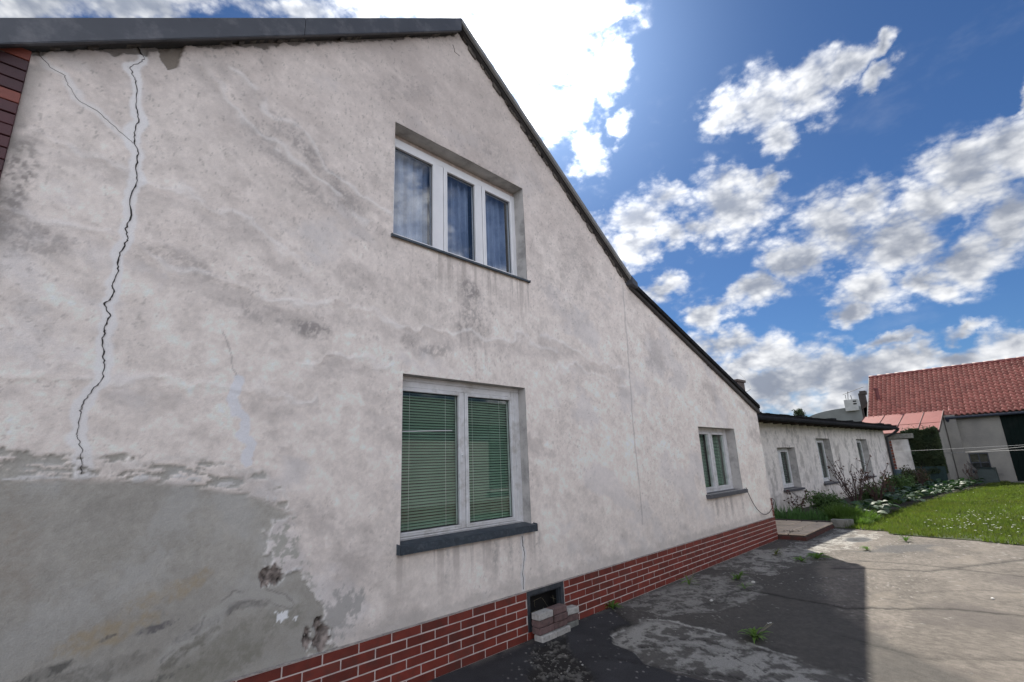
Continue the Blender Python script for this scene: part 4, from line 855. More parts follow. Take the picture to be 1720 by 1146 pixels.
# ================================================================ BARN
barn=thing('barn','long grey barn with a red pantile roof, dark green doors and a small barred window','barn',(31,0,0))
M_barnw=mat('grey_render',(.24,.224,.20),(.18,.168,.155),1.6,.95,.008,25,dirt=(.20,.19,.17),dscale=1.2)
EZ=3.12; RZ_=5.62; RX=3.1
m=MB(); wy=(.74,1.40); wz=(.42,1.29)
m.box(0,.3,wy[1],4.7,0,EZ); m.box(0,.3,.04,wy[0],0,EZ); m.box(0,.3,wy[0],wy[1],0,wz[0]); m.box(0,.3,wy[0],wy[1],wz[1],EZ); m.box(0,.3,-12,-3.6,0,EZ); m.box(0,.3,-3.6,.04,2.98,EZ)
m.box(6,6.2,-12,4.7,0,EZ); m.build('wall',M_barnw,barn)
m=MB(); m.prism([(.0,0),(6.2,0),(6.2,EZ),(RX,RZ_-.12),(0,EZ)],1,4.701,4.9); m.build('gable_wall',M_barnw,barn)
MB().box(.02,.06,-3.6,.035,.03,2.975).build('door_backing',M_dark,barn)
M_door=mat('dark_green_door_paint',(.003,.008,.007),(.002,.006,.005),5,.9,.001,30,dirt=(.010,.013,.012),spec=.15)
y=.03
while y>-3.5:
    b=MB(); b.cbox(-.012,.018,y-.168,y-.004,.05,2.95,.005); b.build('door_board',M_door,barn); y-=.172
MB().box(-.02,.01,.42,.68,.30,.40).build('vent_grille',mat('vent_metal',(.16,.15,.14),None,20,.7),barn)
w=MB(); yy0,yy1=wy
for a in (yy0,(yy0+yy1)/2-.02,yy1-.04): w.box(.03,.07,a,a+.04,*wz)
for c in (wz[0],(wz[0]+wz[1])/2,wz[1]-.04): w.box(.025,.065,yy0,yy1,c,c+.04)
win=w.build('window',mat('dark_window_frame',(.03,.035,.05),None,9,.6),barn); MB().box(.10,.11,yy0,yy1,*wz).build('pane',M_glass,win); MB().box(.25,.28,yy0,yy1,*wz).build('window_recess',M_dark,win)
# pantile roof: real S-shaped tiles in one mesh
def pantiles():
    colw=.198; sl=math.hypot(RX+.25,RZ_-EZ+.1); rowl=.25; sx=(RX+.25)/sl; sz=(RZ_-EZ+.1)/sl; nr=int(sl/rowl)+1
    y0=4.86; nc=int((y0+12)/colw); V=[];F=[];C=[]; prof=[(0,.010),(.12,.050),(.30,.072),(.48,.050),(.62,.006),(.80,-.014),(1.0,.010)]; r=random.Random(4)
    for i in range(nr):
        for j in range(nc):
            s0=i*rowl; s1=min(s0+rowl+.05,sl+.02); o=len(V); jx=r.uniform(-.004,.004); jz=r.uniform(-.004,.006); br=r.uniform(.80,1.15); ye=y0-j*colw
            for (s,lift) in ((s0,.048),(s1,.004)):
                for u,h in prof:
                    hh=h+lift+jz; V.append((-.25+s*sx-hh*sz+31-31,ye-u*colw+jx,EZ-.12+s*sz+hh*sx)); C.append((br,)*3)
            n=len(prof)
            for u,h in prof:
                hh=h+.048+jz-.045; V.append((-.25+s0*sx-hh*sz,ye-u*colw+jx,EZ-.12+s0*sz+hh*sx)); C.append((br*.12,)*3)  # lower lip of each tile darkened, painting in the shadow between rows
            for k in range(n-1): F.append((o+k,o+k+1,o+n+k+1,o+n+k)); F.append((o+2*n+k,o+2*n+k+1,o+k+1,o+k))
    return np.array(V),np.array(F),np.array(C)
V,F,C=pantiles(); r_=np.random.default_rng(3)
C=C*np.array([.315,.108,.082]); g=fbm(V[:,1],V[:,2],.8,5,301); C=C*(.75+.5*g)[:,None]; 
o=big_mesh('pantiles',V,F,vmat('red_pantile',rough=.55,bumps=((60,.002),),fine=.15,fscale=20,spec=.4),barn,True,C); o['kind']='stuff'
m=MB(); sl=[(-.25,EZ-.14),(RX,RZ_-.06),(RX,RZ_-.14),(-.25,EZ-.22)]; m.prism(sl,1,-12,4.86); m.prism([(RX,RZ_-.06),(RX+3.4,EZ-.14),(RX+3.4,EZ-.22),(RX,RZ_-.14)],1,-12,4.86); m.build('roof_deck',mat('roof_lath',(.05,.035,.028),None,8,.9),barn)
m=MB()
for k in range(42): y=4.88-k*.40; m.tube([(RX,y,RZ_+.03),(RX,y-.42,RZ_+.015)],.10,10,.09)
o=m.build('ridge_tiles',mat('ridge_red',(.22,.055,.045),(.16,.04,.035),5,.6,.002,40),barn,True); o['kind']='stuff'
m=MB(); m.prism([(-.27,EZ-.10),(RX,RZ_+.06),(RX,RZ_-.10),(-.27,EZ-.24)],1,4.861,4.90); m.build('verge_board',mat('pale_verge',(.30,.29,.28),None,8,.8),barn)
M_navy=mat('navy_metal_pipe',(.012,.017,.032),(.018,.022,.036),8,.45)
m=MB(); m.tube([(-.33,1.85,EZ-.20),(-.33,-12,EZ-.20)],.06,8); m.build('gutter',M_navy,barn)
m=MB(); m.tube([(-.33,1.80,EZ-.22),(-.2,1.78,EZ-.45),(-.07,1.76,EZ-.6),(-.07,1.74,.0)],.065,10); m.build('downpipe',M_navy,barn)
m=MB(); m.tube([(1.35-.1,4.40,4.05),(1.35-.15,4.42,4.80)],.09,10); m.tube([(1.15,4.42,4.75),(1.15,4.42,4.82)],.12,10); m.build('vent_pipe',mat('dark_red_pipe',(.13,.022,.022),None,9,.5),barn)
# lean-to with red sheets
lean=thing('lean_to_shed','grey lean-to shed roofed with flat light red sheets at the barn front','shed',(30,0,0))
M_sheet=mat('light_red_sheet',(.27,.066,.052),(.23,.055,.045),1.6,.55,.001,10,dirt=(.27,.09,.08))
def lerp3(a,b,t): return tuple(a[k]+(b[k]-a[k])*t for k in range(3))
TL=(.95,4.98,3.26);TR=(.95,1.86,3.27);BR=(-.55,2.08,2.36);BL=(-.55,5.5,2.34)
def rp(u,v): return lerp3(lerp3(TL,TR,u),lerp3(BL,BR,u),v)
cols=[0,.27,.52,.77,1.0]
for i in range(4):
    for v0,v1 in ((0,.60),(.61,1.)):
        b=MB(); a=rp(cols[i]+.006,v0);c=rp(cols[i+1]-.006,v0);d=rp(cols[i+1]-.006,v1);e=rp(cols[i]+.006,v1); z=.012*(1 if v0==0 else 0)
        top=[(p[0],p[1],p[2]+z+.012) for p in (a,c,d,e)]; bot=[(p[0],p[1],p[2]+z) for p in (a,c,d,e)]
        b.add(top+bot,[(0,1,2,3),(7,6,5,4),(0,4,5,1),(1,5,6,2),(2,6,7,3),(3,7,4,0)]); b.build('roof_sheet',M_sheet,lean)
for i in range(5):
    a=rp(cols[i],0);c=rp(cols[i],1.0); MB().tube([(a[0],a[1],a[2]+.028),(c[0],c[1],c[2]+.018)],.018,5).build('seam_strip',mat('dark_seam',(.06,.02,.02),None,9,.6) if i==0 else bpy.data.materials['dark_seam'],lean)
m=MB(); a,c,d,e=rp(0,0),rp(1,0),rp(1,1),rp(0,1); q=[(p[0],p[1],p[2]-.02) for p in (a,c,d,e)]+[(p[0],p[1],p[2]-.10) for p in (a,c,d,e)]; m.add(q,[(0,1,2,3),(7,6,5,4),(0,4,5,1),(1,5,6,2),(2,6,7,3),(3,7,4,0)]); m.build('roof_deck',bpy.data.materials['roof_lath'],lean)
m=MB(); V_=[(-.35,2.12,0),(-.35,5.2,0),(.97,1.90,0),(.97,5.0,0),(-.35,2.12,2.36),(-.35,5.2,2.36),(.97,1.90,3.14),(.97,5.0,3.14)]; m.add(V_,[(0,1,5,4),(0,4,6,2),(1,3,7,5),(2,6,7,3)]); m.build('wall',M_barnw,lean)
m=MB(); m.prism([(1.60,0),(2.13,0),(2.13,2.30),(1.92,3.05),(1.84,3.05)],0,-.38,-.30) if False else None
MB().box(.70,.99,1.50,1.905,0,3.05).build('side_pier',M_barnw,lean)
MB().cbox(-.42,-.355,2.14,2.28,1.40,1.62,.01).build('meter_box',mat('pale_box',(.34,.34,.33),None,9,.6),lean)
# green covered box
b=MB(); b.add([(0,0,0),(.62,0,0),(.62,.66,0),(0,.66,0),(.04,.06,.58),(.60,.02,.66),(.60,.60,.66),(.04,.64,.60)],[(3,2,1,0),(4,5,6,7),(0,1,5,4),(1,2,6,5),(2,3,7,6),(3,0,4,7)])
o=b.build('covered_box',mat('dark_green_tarp',(.005,.016,.014),(.008,.022,.020),4,.45,.01,8)); o.location=(30.2,.58,.0); tag(o,'dark green tarpaulin-covered box below the barred barn window','box')
b=MB(); b.prism([(-.02,-.05),(.02,-.05),(.02,.05),(-.02,.05)],2,0,1.75); o=b.build('leaning_plank',mat('weathered_plank',(.13,.12,.115),(.08,.075,.07),9,.9)); o.location=(30.75,.98,.05); o.rotation_euler=(-.55,.0,0); tag(o,'weathered plank leaning between the navy downpipe and the green covered box','plank')
b=MB(); b.box(30.2,31.,-6,.2,0,.05); o=b.build('door_apron',cbm); o['kind']='structure'
# washing lines
M_line=mat('white_line',(.33,.33,.33),None,9,.6)
def line(p,q,sag,lab,r=.007):
    pts=[]
    for k in range(17):
        t=k/16; v=Vector(p).lerp(Vector(q),t); v.z-=sag*4*t*(1-t); pts.append(v)
    tag(MB().tube(pts,r,5).build('washing_line',M_line),lab,'washing line','washing lines in front of the barn')
line((27.9,3.55,1.50),(24.5,-4.5,1.66),.02,'upper white washing line running from the outbuilding corner to the right')
line((29.6,2.15,1.36),(23.5,-3.5,1.47),.03,'lower white washing line starting beside the hedge')
line((29.6,2.10,1.30),(22.,-4.,1.78),.0,'thin slanting washing line that crosses in front of the green barn doors',.006)
# ================================================================ things beyond
far=thing('distant_hall','large hall with a rounded grey roof beyond the outbuilding','hall',(60,9,0))
m=MB(); pr=[]
for k in range(25):
    t=math.pi*k/24; c,s=math.cos(t),math.sin(t); pr.append((6.3*math.copysign(abs(c)**.75,c),4.4+1.62*s**.75))
m.prism([(6.3,4.2)]+pr+[(-6.3,4.2)],0,0,30); m.build('roof',mat('grey_vault',(.16,.17,.165),(.12,.125,.12),.6,.8),far,False)
m=MB(); m.box(.2,29.8,-6.1,6.1,0,4.2); m.build('wall',M_plainpl,far)
m=MB(); m.cbox(-.5,.9,.95,2.05,5.6,6.75,.02); c=m.build('chimney',mat('white_chimney',(.38,.38,.37),(.30,.30,.29),2,.8),far)
m=MB(); [m.box(-.51,-.45,.98,1.28,z,z+.14) for z in (6.2,6.45)]; m.build('chimney_slot',M_dark,c)
m=MB(); m.tube([(0,1.75,6.7),(0,1.62,7.6)],.03,5); m.tube([(0,1.4,6.7),(0,1.45,7.2)],.03,5); m.tube([(0,2.1,7.35),(0,.2,7.9)],.025,5); m.tube([(0,1.9,6.7),(0,1.9,7.3)],.025,5); m.build('antenna',M_rubber,c)
m=MB(); m.cbox(-.3,1.2,-5.6,-4.5,5.3,6.7,.02); m.build('chimney',bpy.data.materials['white_chimney'],far)
far2=thing('chimney_stack','dark brick chimney stack rising beside a tiny gabled roof behind the outbuilding','chimney',(45,6.0,.45))
mb_=mat('dark_brick_stack',(.05,.040,.036),(.03,.024,.022),5,.9)
m=MB(); m.cbox(0,.5,.95,1.35,2.5,5.42,.02); m.cbox(-.04,.54,.85,1.25,5.30,5.58,.02); m.build('stack',mb_,far2)
m=MB(); m.prism([(-.55,4.35),(.95,4.40),(1.35,4.15),(.75,4.80),(.2,4.92),(-.3,4.70)],0,-.1,.9); m.build('roof',mat('old_tile_dark',(.06,.04,.035),None,9,.9),far2)
m=MB(); m.box(.0,.8,-.45,1.2,0,4.3); m.build('wall',mat('far_white_wall',(.50,.50,.48),(.2,.2,.2),4,.9),far2)
m=MB(); m.tube([(0,.1,4.8),(0,.2,5.2)],.02,4); m.build('antenna',M_rubber,far2)
# ================================================================ PAVER STACKS by the cellar window
pv=MB(); pv.cbox(-.099,.099,-.05,.05,-.0278,.0278,.005); o=pv.build('paver',M_brick); pme=o.data; bpy.data.objects.remove(o)
MP=dict(white=mat('pale_grey_paver',(.40,.385,.36),(.30,.29,.27),30,.9,.0015,150,dirt=(.20,.19,.17),dscale=25,obj_rand=.12),brown=mat('brown_red_paver',(.165,.105,.098),(.115,.070,.066),25,.9,.0015,150,dirt=(.07,.055,.05),dscale=18,obj_rand=.2),
        grey=mat('greenish_grey_paver',(.22,.22,.20),(.15,.15,.135),25,.9,.0015,150,dirt=(.09,.09,.08),dscale=18,obj_rand=.2))
def paver(x,y,z,c,lab,rz=0,sc=(1,1,1),grp='loose pavers stacked in front of the cellar window'):
    o=inst('paver',pme,None,(x,y,z),(random.uniform(-.01,.01),random.uniform(-.01,.01),rz+random.uniform(-.02,.02)),sc,m=MP[c]); tag(o,lab,'paver',grp)
bx=3.735; by=3.40
kerb=MB(); kerb.cbox(-.1,.1,-.05,.05,-.029,.029,.008); ko=kerb.build('paver',MP['white']); kme=ko.data; bpy.data.objects.remove(ko)
for k,(xx,lab) in enumerate(((bx,'dusty white paver at the very bottom of the left stack, nearest the muddy hole'),(bx+.205,'dusty white paver at the very bottom of the middle stack'))):
    o=inst('paver',kme,None,(xx+.01,by-.018,.027),(0,.0,random.uniform(-.02,.02)),(1.02,1.1,1)); tag(o,lab,'paver','loose pavers stacked in front of the cellar window')
paver(bx,by,.088,'brown','lower brown paver of the left stack under the cellar window')
paver(bx-.002,by+.003,.148,'brown','upper brown paver of the left stack, just below its pale top one')
paver(bx-.003,by-.002,.208,'white','pale grey paver on top of the left stack')
paver(bx+.205,by+.004,.088,'brown','brown paver second from the bottom in the middle stack')
paver(bx+.212,by-.006,.148,'brown','brown paver third from the bottom in the middle stack',.03)
paver(bx+.207,by+.002,.208,'brown','brown paver on top of the middle stack')
paver(bx+.412,by+.03,.030,'grey','greenish grey paver at the bottom of the right, lowest stack')
paver(bx+.408,by+.028,.090,'brown','brown paver in the middle of the right, lowest stack',-.05)
paver(bx+.414,by+.024,.150,'white','pale grey paver on top of the right, lowest stack',-.12)
# stones and crumbs on the yard
sm=MB(); r=random.Random(12)
def stone(m,x,y,s,z=0):
    vs=[]; 
    for i in range(3):
        for k in range(6):
            a=k/6*6.283+r.uniform(-.3,.3); rr=s*(.9,1.,.55)[i]*r.uniform(.75,1.15); vs.append((x+rr*math.cos(a),y+rr*math.sin(a)*.8,z+s*(0,.35,.65)[i]))
    f=[(i*6+k,i*6+(k+1)%6,(i+1)*6+(k+1)%6,(i+1)*6+k) for i in range(2) for k in range(6)]+[tuple(12+k for k in range(6))]
    m.add(vs,f)
for k in range(520):
    t=r.random()
    if t<.35: x,y=r.gauss(3.4,.22),r.gauss(2.95,.25)
    elif t<.75: x,y=r.uniform(4.2,9.5),0; y=r.gauss(2.9,.38)
    else: x,y=r.uniform(3.5,11),r.uniform(-1,3)
    if y>3.43: continue
    stone(sm,x,y,r.uniform(.0015,.0055) if r.random()<.94 else r.uniform(.008,.014),-.001)
tag(sm.build('gravel_crumbs',mat('pale_crumbs',(.30,.285,.26),(.12,.115,.105),30,.95)),'scattered pale crumbs of broken concrete on the yard','gravel',kind='stuff')
for (x,y,s,lab) in ((6.93,2.66,.030,'whitish pebble lying by a dark crack left of the two dandelion weeds'),(5.82,2.72,.026,'small pale lump of mortar on the stained asphalt near the wall'),(7.55,.45,.022,'small white stone chip on the sunlit asphalt')):
    m=MB(); stone(m,x,y,s,0); tag(m.build('pebble',mat('white_pebble',(.6,.58,.55),(.45,.44,.41),20,.9) if 'white_pebble' not in bpy.data.materials else bpy.data.materials['white_pebble']),lab,'pebble')
# ================================================================ WEEDS in the cracks
M_weed=foliage_mat('weed_green',(.12,.20,.045),(.065,.13,.028),9,.6,.3); M_grass=foliage_mat('grass_green',(.068,.125,.022),(.045,.090,.018),2.2,.6,.35)
def leaf_strip(L,w,curve,n=5,tooth=0):
    vs=[];fs=[]; 
    for i in range(n+1):
        t=i/n; ww=w*math.sin(math.pi*min(.97,t*.86+.10))**.8*(1 if not tooth or i%2 else .55); x=L*t; z=curve*L*(t-.9*t*t)*1.6; vs+=[(x,-ww/2,z+.12*ww),(x,0,z),(x,ww/2,z+.12*ww)]
    for i in range(n):
        a=i*3; fs+=[(a,a+3,a+4,a+1),(a+1,a+4,a+5,a+2)]
    return vs,fs
def rosette(name,x,y,R,n,lab,m=M_weed,seed=1,up=.5,w=.22,tooth=1,cat='weed',grp='weeds growing out of cracks in the asphalt',z=0):
    r=random.Random(seed); b=MB(); R=R*1.25
    for k in range(n):
        L=R*r.uniform(.55,1.1); vs,fs=leaf_strip(L,L*w,r.uniform(.3,.8),7,tooth); a=r.uniform(0,6.283); tl=r.uniform(.0,.75)*up; L=L
        M4=Matrix.Rotation(a,4,'Z')@Matrix.Rotation(-tl,4,'Y')@Matrix.Rotation(r.uniform(-.3,.3),4,'X'); b.add([M4@Vector(v) for v in vs],fs)
    o=b.build(name,m); o.location=(x,y,z); tag(o,lab,cat,grp); return o
rosette('weed',4.86,1.92,.12,34,'biggest bright green dandelion weed on the pale ridge in the foreground asphalt',seed=3,up=.8)
rosette('weed',6.98,2.86,.13,26,'leafy weed on the dark yard halfway along the plinth',seed=4,up=.8)
rosette('weed',4.93,3.44,.095,26,'dark green weed growing at the foot of the brick plinth right of the pavers',seed=5,up=.7)
rosette('weed',6.36,3.24,.13,16,'sparse weed with dry stalks close to the brick plinth',seed=6,up=1.0,w=.12)
rosette('weed',9.0,3.02,.14,22,'yellowish grassy tuft in front of the tiled landing',foliage_mat('yellow_grass',(.14,.15,.04),(.08,.10,.03),6,.7,.3),seed=7,up=1.0,w=.10,tooth=0)
rosette('weed',8.95,2.42,.16,30,'low spreading weed at the curved edge of the sunlit asphalt',seed=8,up=.5)
rosette('weed',8.62,2.55,.12,22,'small weed left of the spreading one at the edge of the dark asphalt',seed=9,up=.5)
rosette('weed',10.1,1.98,.10,18,'tiny weed standing in the sunlit asphalt before the lawn',seed=10,up=.7)
rosette('weed',11.35,1.62,.16,26,'grassy weed just outside the corner of the lawn',M_grass,seed=11,up=.8,w=.08,tooth=0)
rosette('weed',6.55,2.62,.10,12,'thin pale weed between two pale cracked patches',seed=13,up=.9,w=.10)
b=MB()
for k in range(7):
    a=random.uniform(0,6.28); l=random.uniform(.12,.2); b.tube([(6.36,3.24,0),(6.36+l*.3*math.cos(a),3.24+l*.3*math.sin(a),l*.7),(6.36+l*.6*math.cos(a),3.24+l*.6*math.sin(a),l)],.0016,4)
for dx in (.08,.115,.10): b.tube([(4.86+dx*.3,1.92,.02),(4.86+dx,1.90-dx,.13)],.002,4)
tag(b.build('dry_stalks',mat('dry_stalk',(.22,.20,.14),None,20,.9)),'few thin dry stalks standing among the yard weeds','stalks',kind='stuff')
for i,(x,y,z) in enumerate(((4.95,1.80,.13),(4.975,1.83,.115))):
    b=MB(); 
    for k in range(8): a=k/8*6.28; b.add([(x,y,z),(x+.011*math.cos(a),y+.011*math.sin(a),z+.005),(x+.011*math.cos(a+.6),y+.011*math.sin(a+.6),z+.005)],[(0,1,2)])
    tag(b.build('seed_head',mat('seed_white',(.6,.6,.58),None,9,.9) if i==0 else bpy.data.materials['seed_white']),('higher','lower')[i]+' of two tiny white seed heads beside the foreground dandelion weed','flower')
# ================================================================ LAWN
def blades():
    r=np.random.default_rng(11); n=330000
    x=r.uniform(10.9,31,n); x=10.9+(x-10.9)**1.12/(20.1**.12); y=r.uniform(-5.5,4.9,n)
    keep=psdf(x+(fbm(x,y,3,3,77)-.5)*.3,y+(fbm(x,y,3,3,78)-.5)*.3,LAWN_EDGE)>-.03
    yb=np.interp(x,[12.8,13.6,16.5,20.7,27.7,31],[3.6,2.75,2.45,2.05,1.1,.7]); keep&=(y<yb+(r.random(n)-.5)*.3); keep&=~((x>30.1)&(y<.3))
    bare=fbm(x,y,.9,4,79); keep&=(r.random(n)<.55+sst(bare,.35,.5)*.6)
    x=x[keep];y=y[keep];n=len(x)
    h=(.018+.040*r.random(n))*(1+.7*fbm(x,y,1.4,3,80)); edge=psdf(x,y,LAWN_EDGE); h*=1+.9*sst(.35-edge,0,.35)*r.random(n); w=.0035+.004*r.random(n)+.00035*(x-10)
    a=r.uniform(0,6.283,n); l=r.uniform(0,6.283,n); ln=h*r.uniform(.1,.9,n)
    B=np.stack([x,y,np.full(n,.010)],1); dx=np.stack([np.cos(a)*w,np.sin(a)*w,0*w],1); T=B+np.stack([np.cos(l)*ln,np.sin(l)*ln,h],1)
    V=np.stack([B-dx,B+dx,T],1).reshape(-1,3); F=np.arange(3*n).reshape(n,3)
    g=fbm(x,y,1.1,5,81); g2=fbm(x,y,5,3,82); c=np.array([.076,.106,.018])*(.65+.7*g)[:,None]*(.7+.6*r.random(n))[:,None]; yel=sst(g2,.5,.65)*.5; c=c*(1-yel[:,None])+np.array([.09,.095,.022])*yel[:,None]
    return V,F,np.repeat(c,3,0)
def grass_vmat():
    m=vmat('lawn_blades',rough=.6,bumps=(),fine=.1,fscale=30,spec=.3); nt=m.node_tree; b=nt.nodes['Principled BSDF']; tr=nt.nodes.new('ShaderNodeBsdfTranslucent'); at=[x for x in nt.nodes if x.type=='ATTRIBUTE'][0]
    sc=nt.nodes.new('ShaderNodeVectorMath'); sc.operation='MULTIPLY'; nt.links.new(at.outputs['Color'],sc.inputs[0]); sc.inputs[1].default_value=(1.7,1.9,1.2); nt.links.new(sc.outputs[0],tr.inputs[0])
    mx=nt.nodes.new('ShaderNodeMixShader'); mx.inputs[0].default_value=.4; out=[x for x in nt.nodes if x.type=='OUTPUT_MATERIAL'][0]; nt.links.new(b.outputs[0],mx.inputs[1]); nt.links.new(tr.outputs[0],mx.inputs[2]); nt.links.new(mx.outputs[0],out.inputs[0]); return m
V,F,C=blades(); o=big_mesh('grass',V,F,grass_vmat(),None,False,C); tag(o,'mown lawn of short green grass with thin patches','grass',kind='stuff')
# daisies
r=np.random.default_rng(5); b=MB()
for k in range(200):
    if r.random()<.62: x=r.normal(14.2,1.2); y=r.normal(.75,.45)-(x-14)*.05
    else: x=r.uniform(12,24); y=r.uniform(-4,1.6)
    if psdf(np.array([x]),np.array([y]),LAWN_EDGE)[0]<.1: continue
    z=.06+r.random()*.03; s=.009+r.random()*.008; b.add([(x+s*math.cos(a),y+s*math.sin(a),z+(.004 if i%2 else 0)) for i,a in enumerate(np.linspace(0,6.283,7)[:-1])],[tuple(range(6))])
tag(b.build('daisies',mat('daisy_white',(.6,.6,.57),None,9,.8)),'white daisies dotted over the near part of the lawn','flowers',kind='stuff')
b=MB(); 
for (x,y,a,l) in ((19.5,-.6,.15,1.6),(17.8,-.9,.1,.6)): b.box(x,x+.12,y-l,y,.012,.05)
# ================================================================ PLANTS of the flower bed
M_leafbig=foliage_mat('big_leaf_green',(.020,.048,.020),(.030,.062,.026),4,.55,.15); M_leafpale=foliage_mat('big_leaf_pale',(.13,.165,.11),(.10,.135,.085),4,.55,.15); M_leafbig.node_tree.nodes['Principled BSDF'].inputs['Specular IOR Level'].default_value=.4; M_leafpale.node_tree.nodes['Principled BSDF'].inputs['Specular IOR Level'].default_value=.4
def big_leaf(seed):
    r=random.Random(seed); vs=[];fs=[]; n=6; L=1.; 
    prof=[0,.55,.85,.95,.80,.45,.02]
    for i in range(n+1):
        t=i/n; w=prof[i]*.36; z=.30*t-.42*t*t; vs+=[(t*L,-w,z+w*.25+r.uniform(-.02,.02)),(t*L,0,z),(t*L,w,z+w*.25+r.uniform(-.02,.02))]
    for i in range(n): a=i*3; fs+=[(a,a+3,a+4,a+1),(a+1,a+4,a+5,a+2)]
    return vs,fs
leaf_me=[]
for s in range(3):
    b=MB().add(*big_leaf(s)); o=b.build('leaf',M_leafbig,smooth=True); leaf_me.append(o.data); bpy.data.objects.remove(o)
def bergenia(x,y,R,n,lab,seed,individual):
    r=random.Random(seed); t=thing('bergenia_plant',lab,'plant',(x,y,.03),0,'large-leaved plants along the edge of the flower bed'); b=MB(); st=MB()
    for k in range(n):
        a=r.uniform(0,6.283); d=R*r.uniform(.1,.8); L=r.uniform(.16,.28); z=.08+.20*r.random()*(1.15-d/R*.6); tl=r.uniform(-.25,.6)-.1
        p=Vector((d*math.cos(a),d*math.sin(a),z)); Rm=Matrix.Rotation(a+r.uniform(-.6,.6),4,'Z')@Matrix.Rotation(-tl,4,'Y')@Matrix.Rotation(r.uniform(-.4,.4),4,'X')
        st.tube([(0,0,0),(p.x*.6,p.y*.6,z*.75),tuple(p)],.005,4); mt=M_leafpale if r.random()<.22 else M_leafbig
        if individual: inst('leaf',leaf_me[k%3],t,p,Rm.to_euler(),(L,L,L),m=mt)
        else:
            vs,fs=big_leaf(k%3); b.add([Rm@(Vector(v)*L)+p for v in vs],fs)
    if not individual: b.build('leaves',M_leafbig if r.random()<.85 else M_leafpale,t,True)
    st.build('stems',M_weed,t)
BP=[(14.35,3.00,.42,26,1,'foremost large-leaved plant right of the bright green grassy tuft'),(14.95,2.78,.42,26,1,'second large-leaved plant along the lawn, with broad pale leaves'),(15.55,2.62,.40,24,1,'third large-leaved plant along the lawn edge'),
    (14.9,3.35,.40,22,1,'large-leaved plant behind the foremost one, below the bare rose bush'),(15.7,3.15,.42,22,1,'large-leaved plant growing right under the bare rose bush'),(16.3,2.75,.42,22,1,'large-leaved plant where the bed bends away from the rose bush')]
for i,(x,y,R,n,ind,lab) in enumerate(BP): bergenia(x,y,R,n,lab,20+i,ind)
seq=['nearest','second','third','fourth','fifth','sixth','seventh','eighth','ninth','tenth']
for i in range(10):
    x=18.6+i*1.05; y=float(np.interp(x,[16.5,20.7,27.7,30],[2.75,2.45,1.5,1.15])); bergenia(x,y,.55,34,'%s large-leaved clump of the front row running from the garden middle to the covered box'%seq[i],60+i,0)
for i in range(6):
    x=20.2+i*1.35; y=float(np.interp(x,[16.5,20.7,27.7,30],[3.3,3.0,2.1,1.8])); bergenia(x,y,.5,30,'%s large-leaved clump of the back row in front of the garden wall and hedge'%seq[i],90+i,0)
# bright grassy tuft, iris clump
def tuft(name,x,y,R,n,h,m,lab,cat,seed,w=.012,spread=.35):
    r=np.random.default_rng(seed); ang=r.uniform(0,6.283,n); d=R*np.sqrt(r.random(n)); bx_=d*np.cos(ang); by_=d*np.sin(ang); hh=h*(.55+.5*r.random(n))*(1-.4*(d/R)**2); l=r.uniform(0,6.283,n); k=hh*spread*r.random(n); lx=bx_*.25+k*np.cos(l); ly=by_*.25+k*np.sin(l)
    a=r.uniform(0,6.283,n); ww=w*(.6+.6*r.random(n)); dx=np.stack([np.cos(a)*ww,np.sin(a)*ww,0*ww],1); B=np.stack([bx_,by_,0*d],1); Mi=B+np.stack([lx*.4,ly*.4,hh*.6],1); T=B+np.stack([lx,ly,hh],1)
    V=np.stack([B-dx*.5,B+dx*.5,Mi+dx*.5,T,Mi-dx*.5],1).reshape(-1,3); o_=np.arange(n)[:,None]*5; F=np.concatenate([o_+np.array([0,1,2]),o_+np.array([0,2,4]),o_+np.array([4,2,3])])
    o=big_mesh(name,V,F,m); o.location=(x,y,.02); tag(o,lab,cat); return o
M_bright=foliage_mat('bright_fern_green',(.085,.14,.028),(.055,.10,.022),6,.6,.35); M_iris=foliage_mat('iris_green',(.06,.13,.04),(.075,.15,.045),5,.5,.2)
tuft('grassy_plant',13.75,3.05,.30,1300,.46,M_bright,'bright yellow-green feathery tuft behind the concrete kerb blocks','plant',5,.015,.7)
tuft('grassy_plant',14.0,2.75,.34,1100,.30,M_bright,'lower bright feathery tuft spilling from the bed onto the lawn','plant',6,.014,.8)
tuft('grassy_plant',13.35,2.72,.28,800,.20,M_bright,'low fringe of bright grass right of the concrete kerb blocks','plant',16,.012,.8)
tuft('iris_clump',13.35,4.0,.42,260,.42,M_iris,'dense dark green clump of sword-shaped iris leaves behind the tiled landing','plant',7,.022,.35)
tuft('iris_clump',13.5,3.55,.32,220,.34,M_iris,'smaller clump of iris leaves nearer the kerb blocks','plant',17,.020,.35)
tuft('iris_plant',13.7,4.42,.10,14,.50,M_iris,'few spiky iris leaves standing alone against the outbuilding wall','plant',8,.02,.6)
# leafy bushes
def bush(name,x,y,rx,ry,h,n,size,m,lab,seed,core=True,asp=.55):
    t=thing(name,lab,'bush',(x,y,0))
    def smp(r,n):
        nb=26; c=np.stack([r.uniform(-.7,.7,nb)*rx,r.uniform(-.7,.7,nb)*ry,r.uniform(.25,.85,nb)*h],1); q=c[r.integers(0,nb,n)]+r.normal(0,1,(n,3))*np.array([rx,ry,h])*.17; q[:,2]=np.clip(q[:,2],.02,None); return q
    V,F,_=leaf_cloud(n,smp,size,asp,seed); big_mesh('foliage',V,F,m,t); b=MB(); r=random.Random(seed)
    for k in range(12): a=r.uniform(0,6.28); d=r.uniform(.3,.8); b.tube([(0,0,0),(rx*d*.5*math.cos(a),ry*d*.5*math.sin(a),h*.5),(rx*d*math.cos(a),ry*d*math.sin(a),h*r.uniform(.7,1.05))],.008,4,.003)
    b.build('stems',M_stem,t); return t
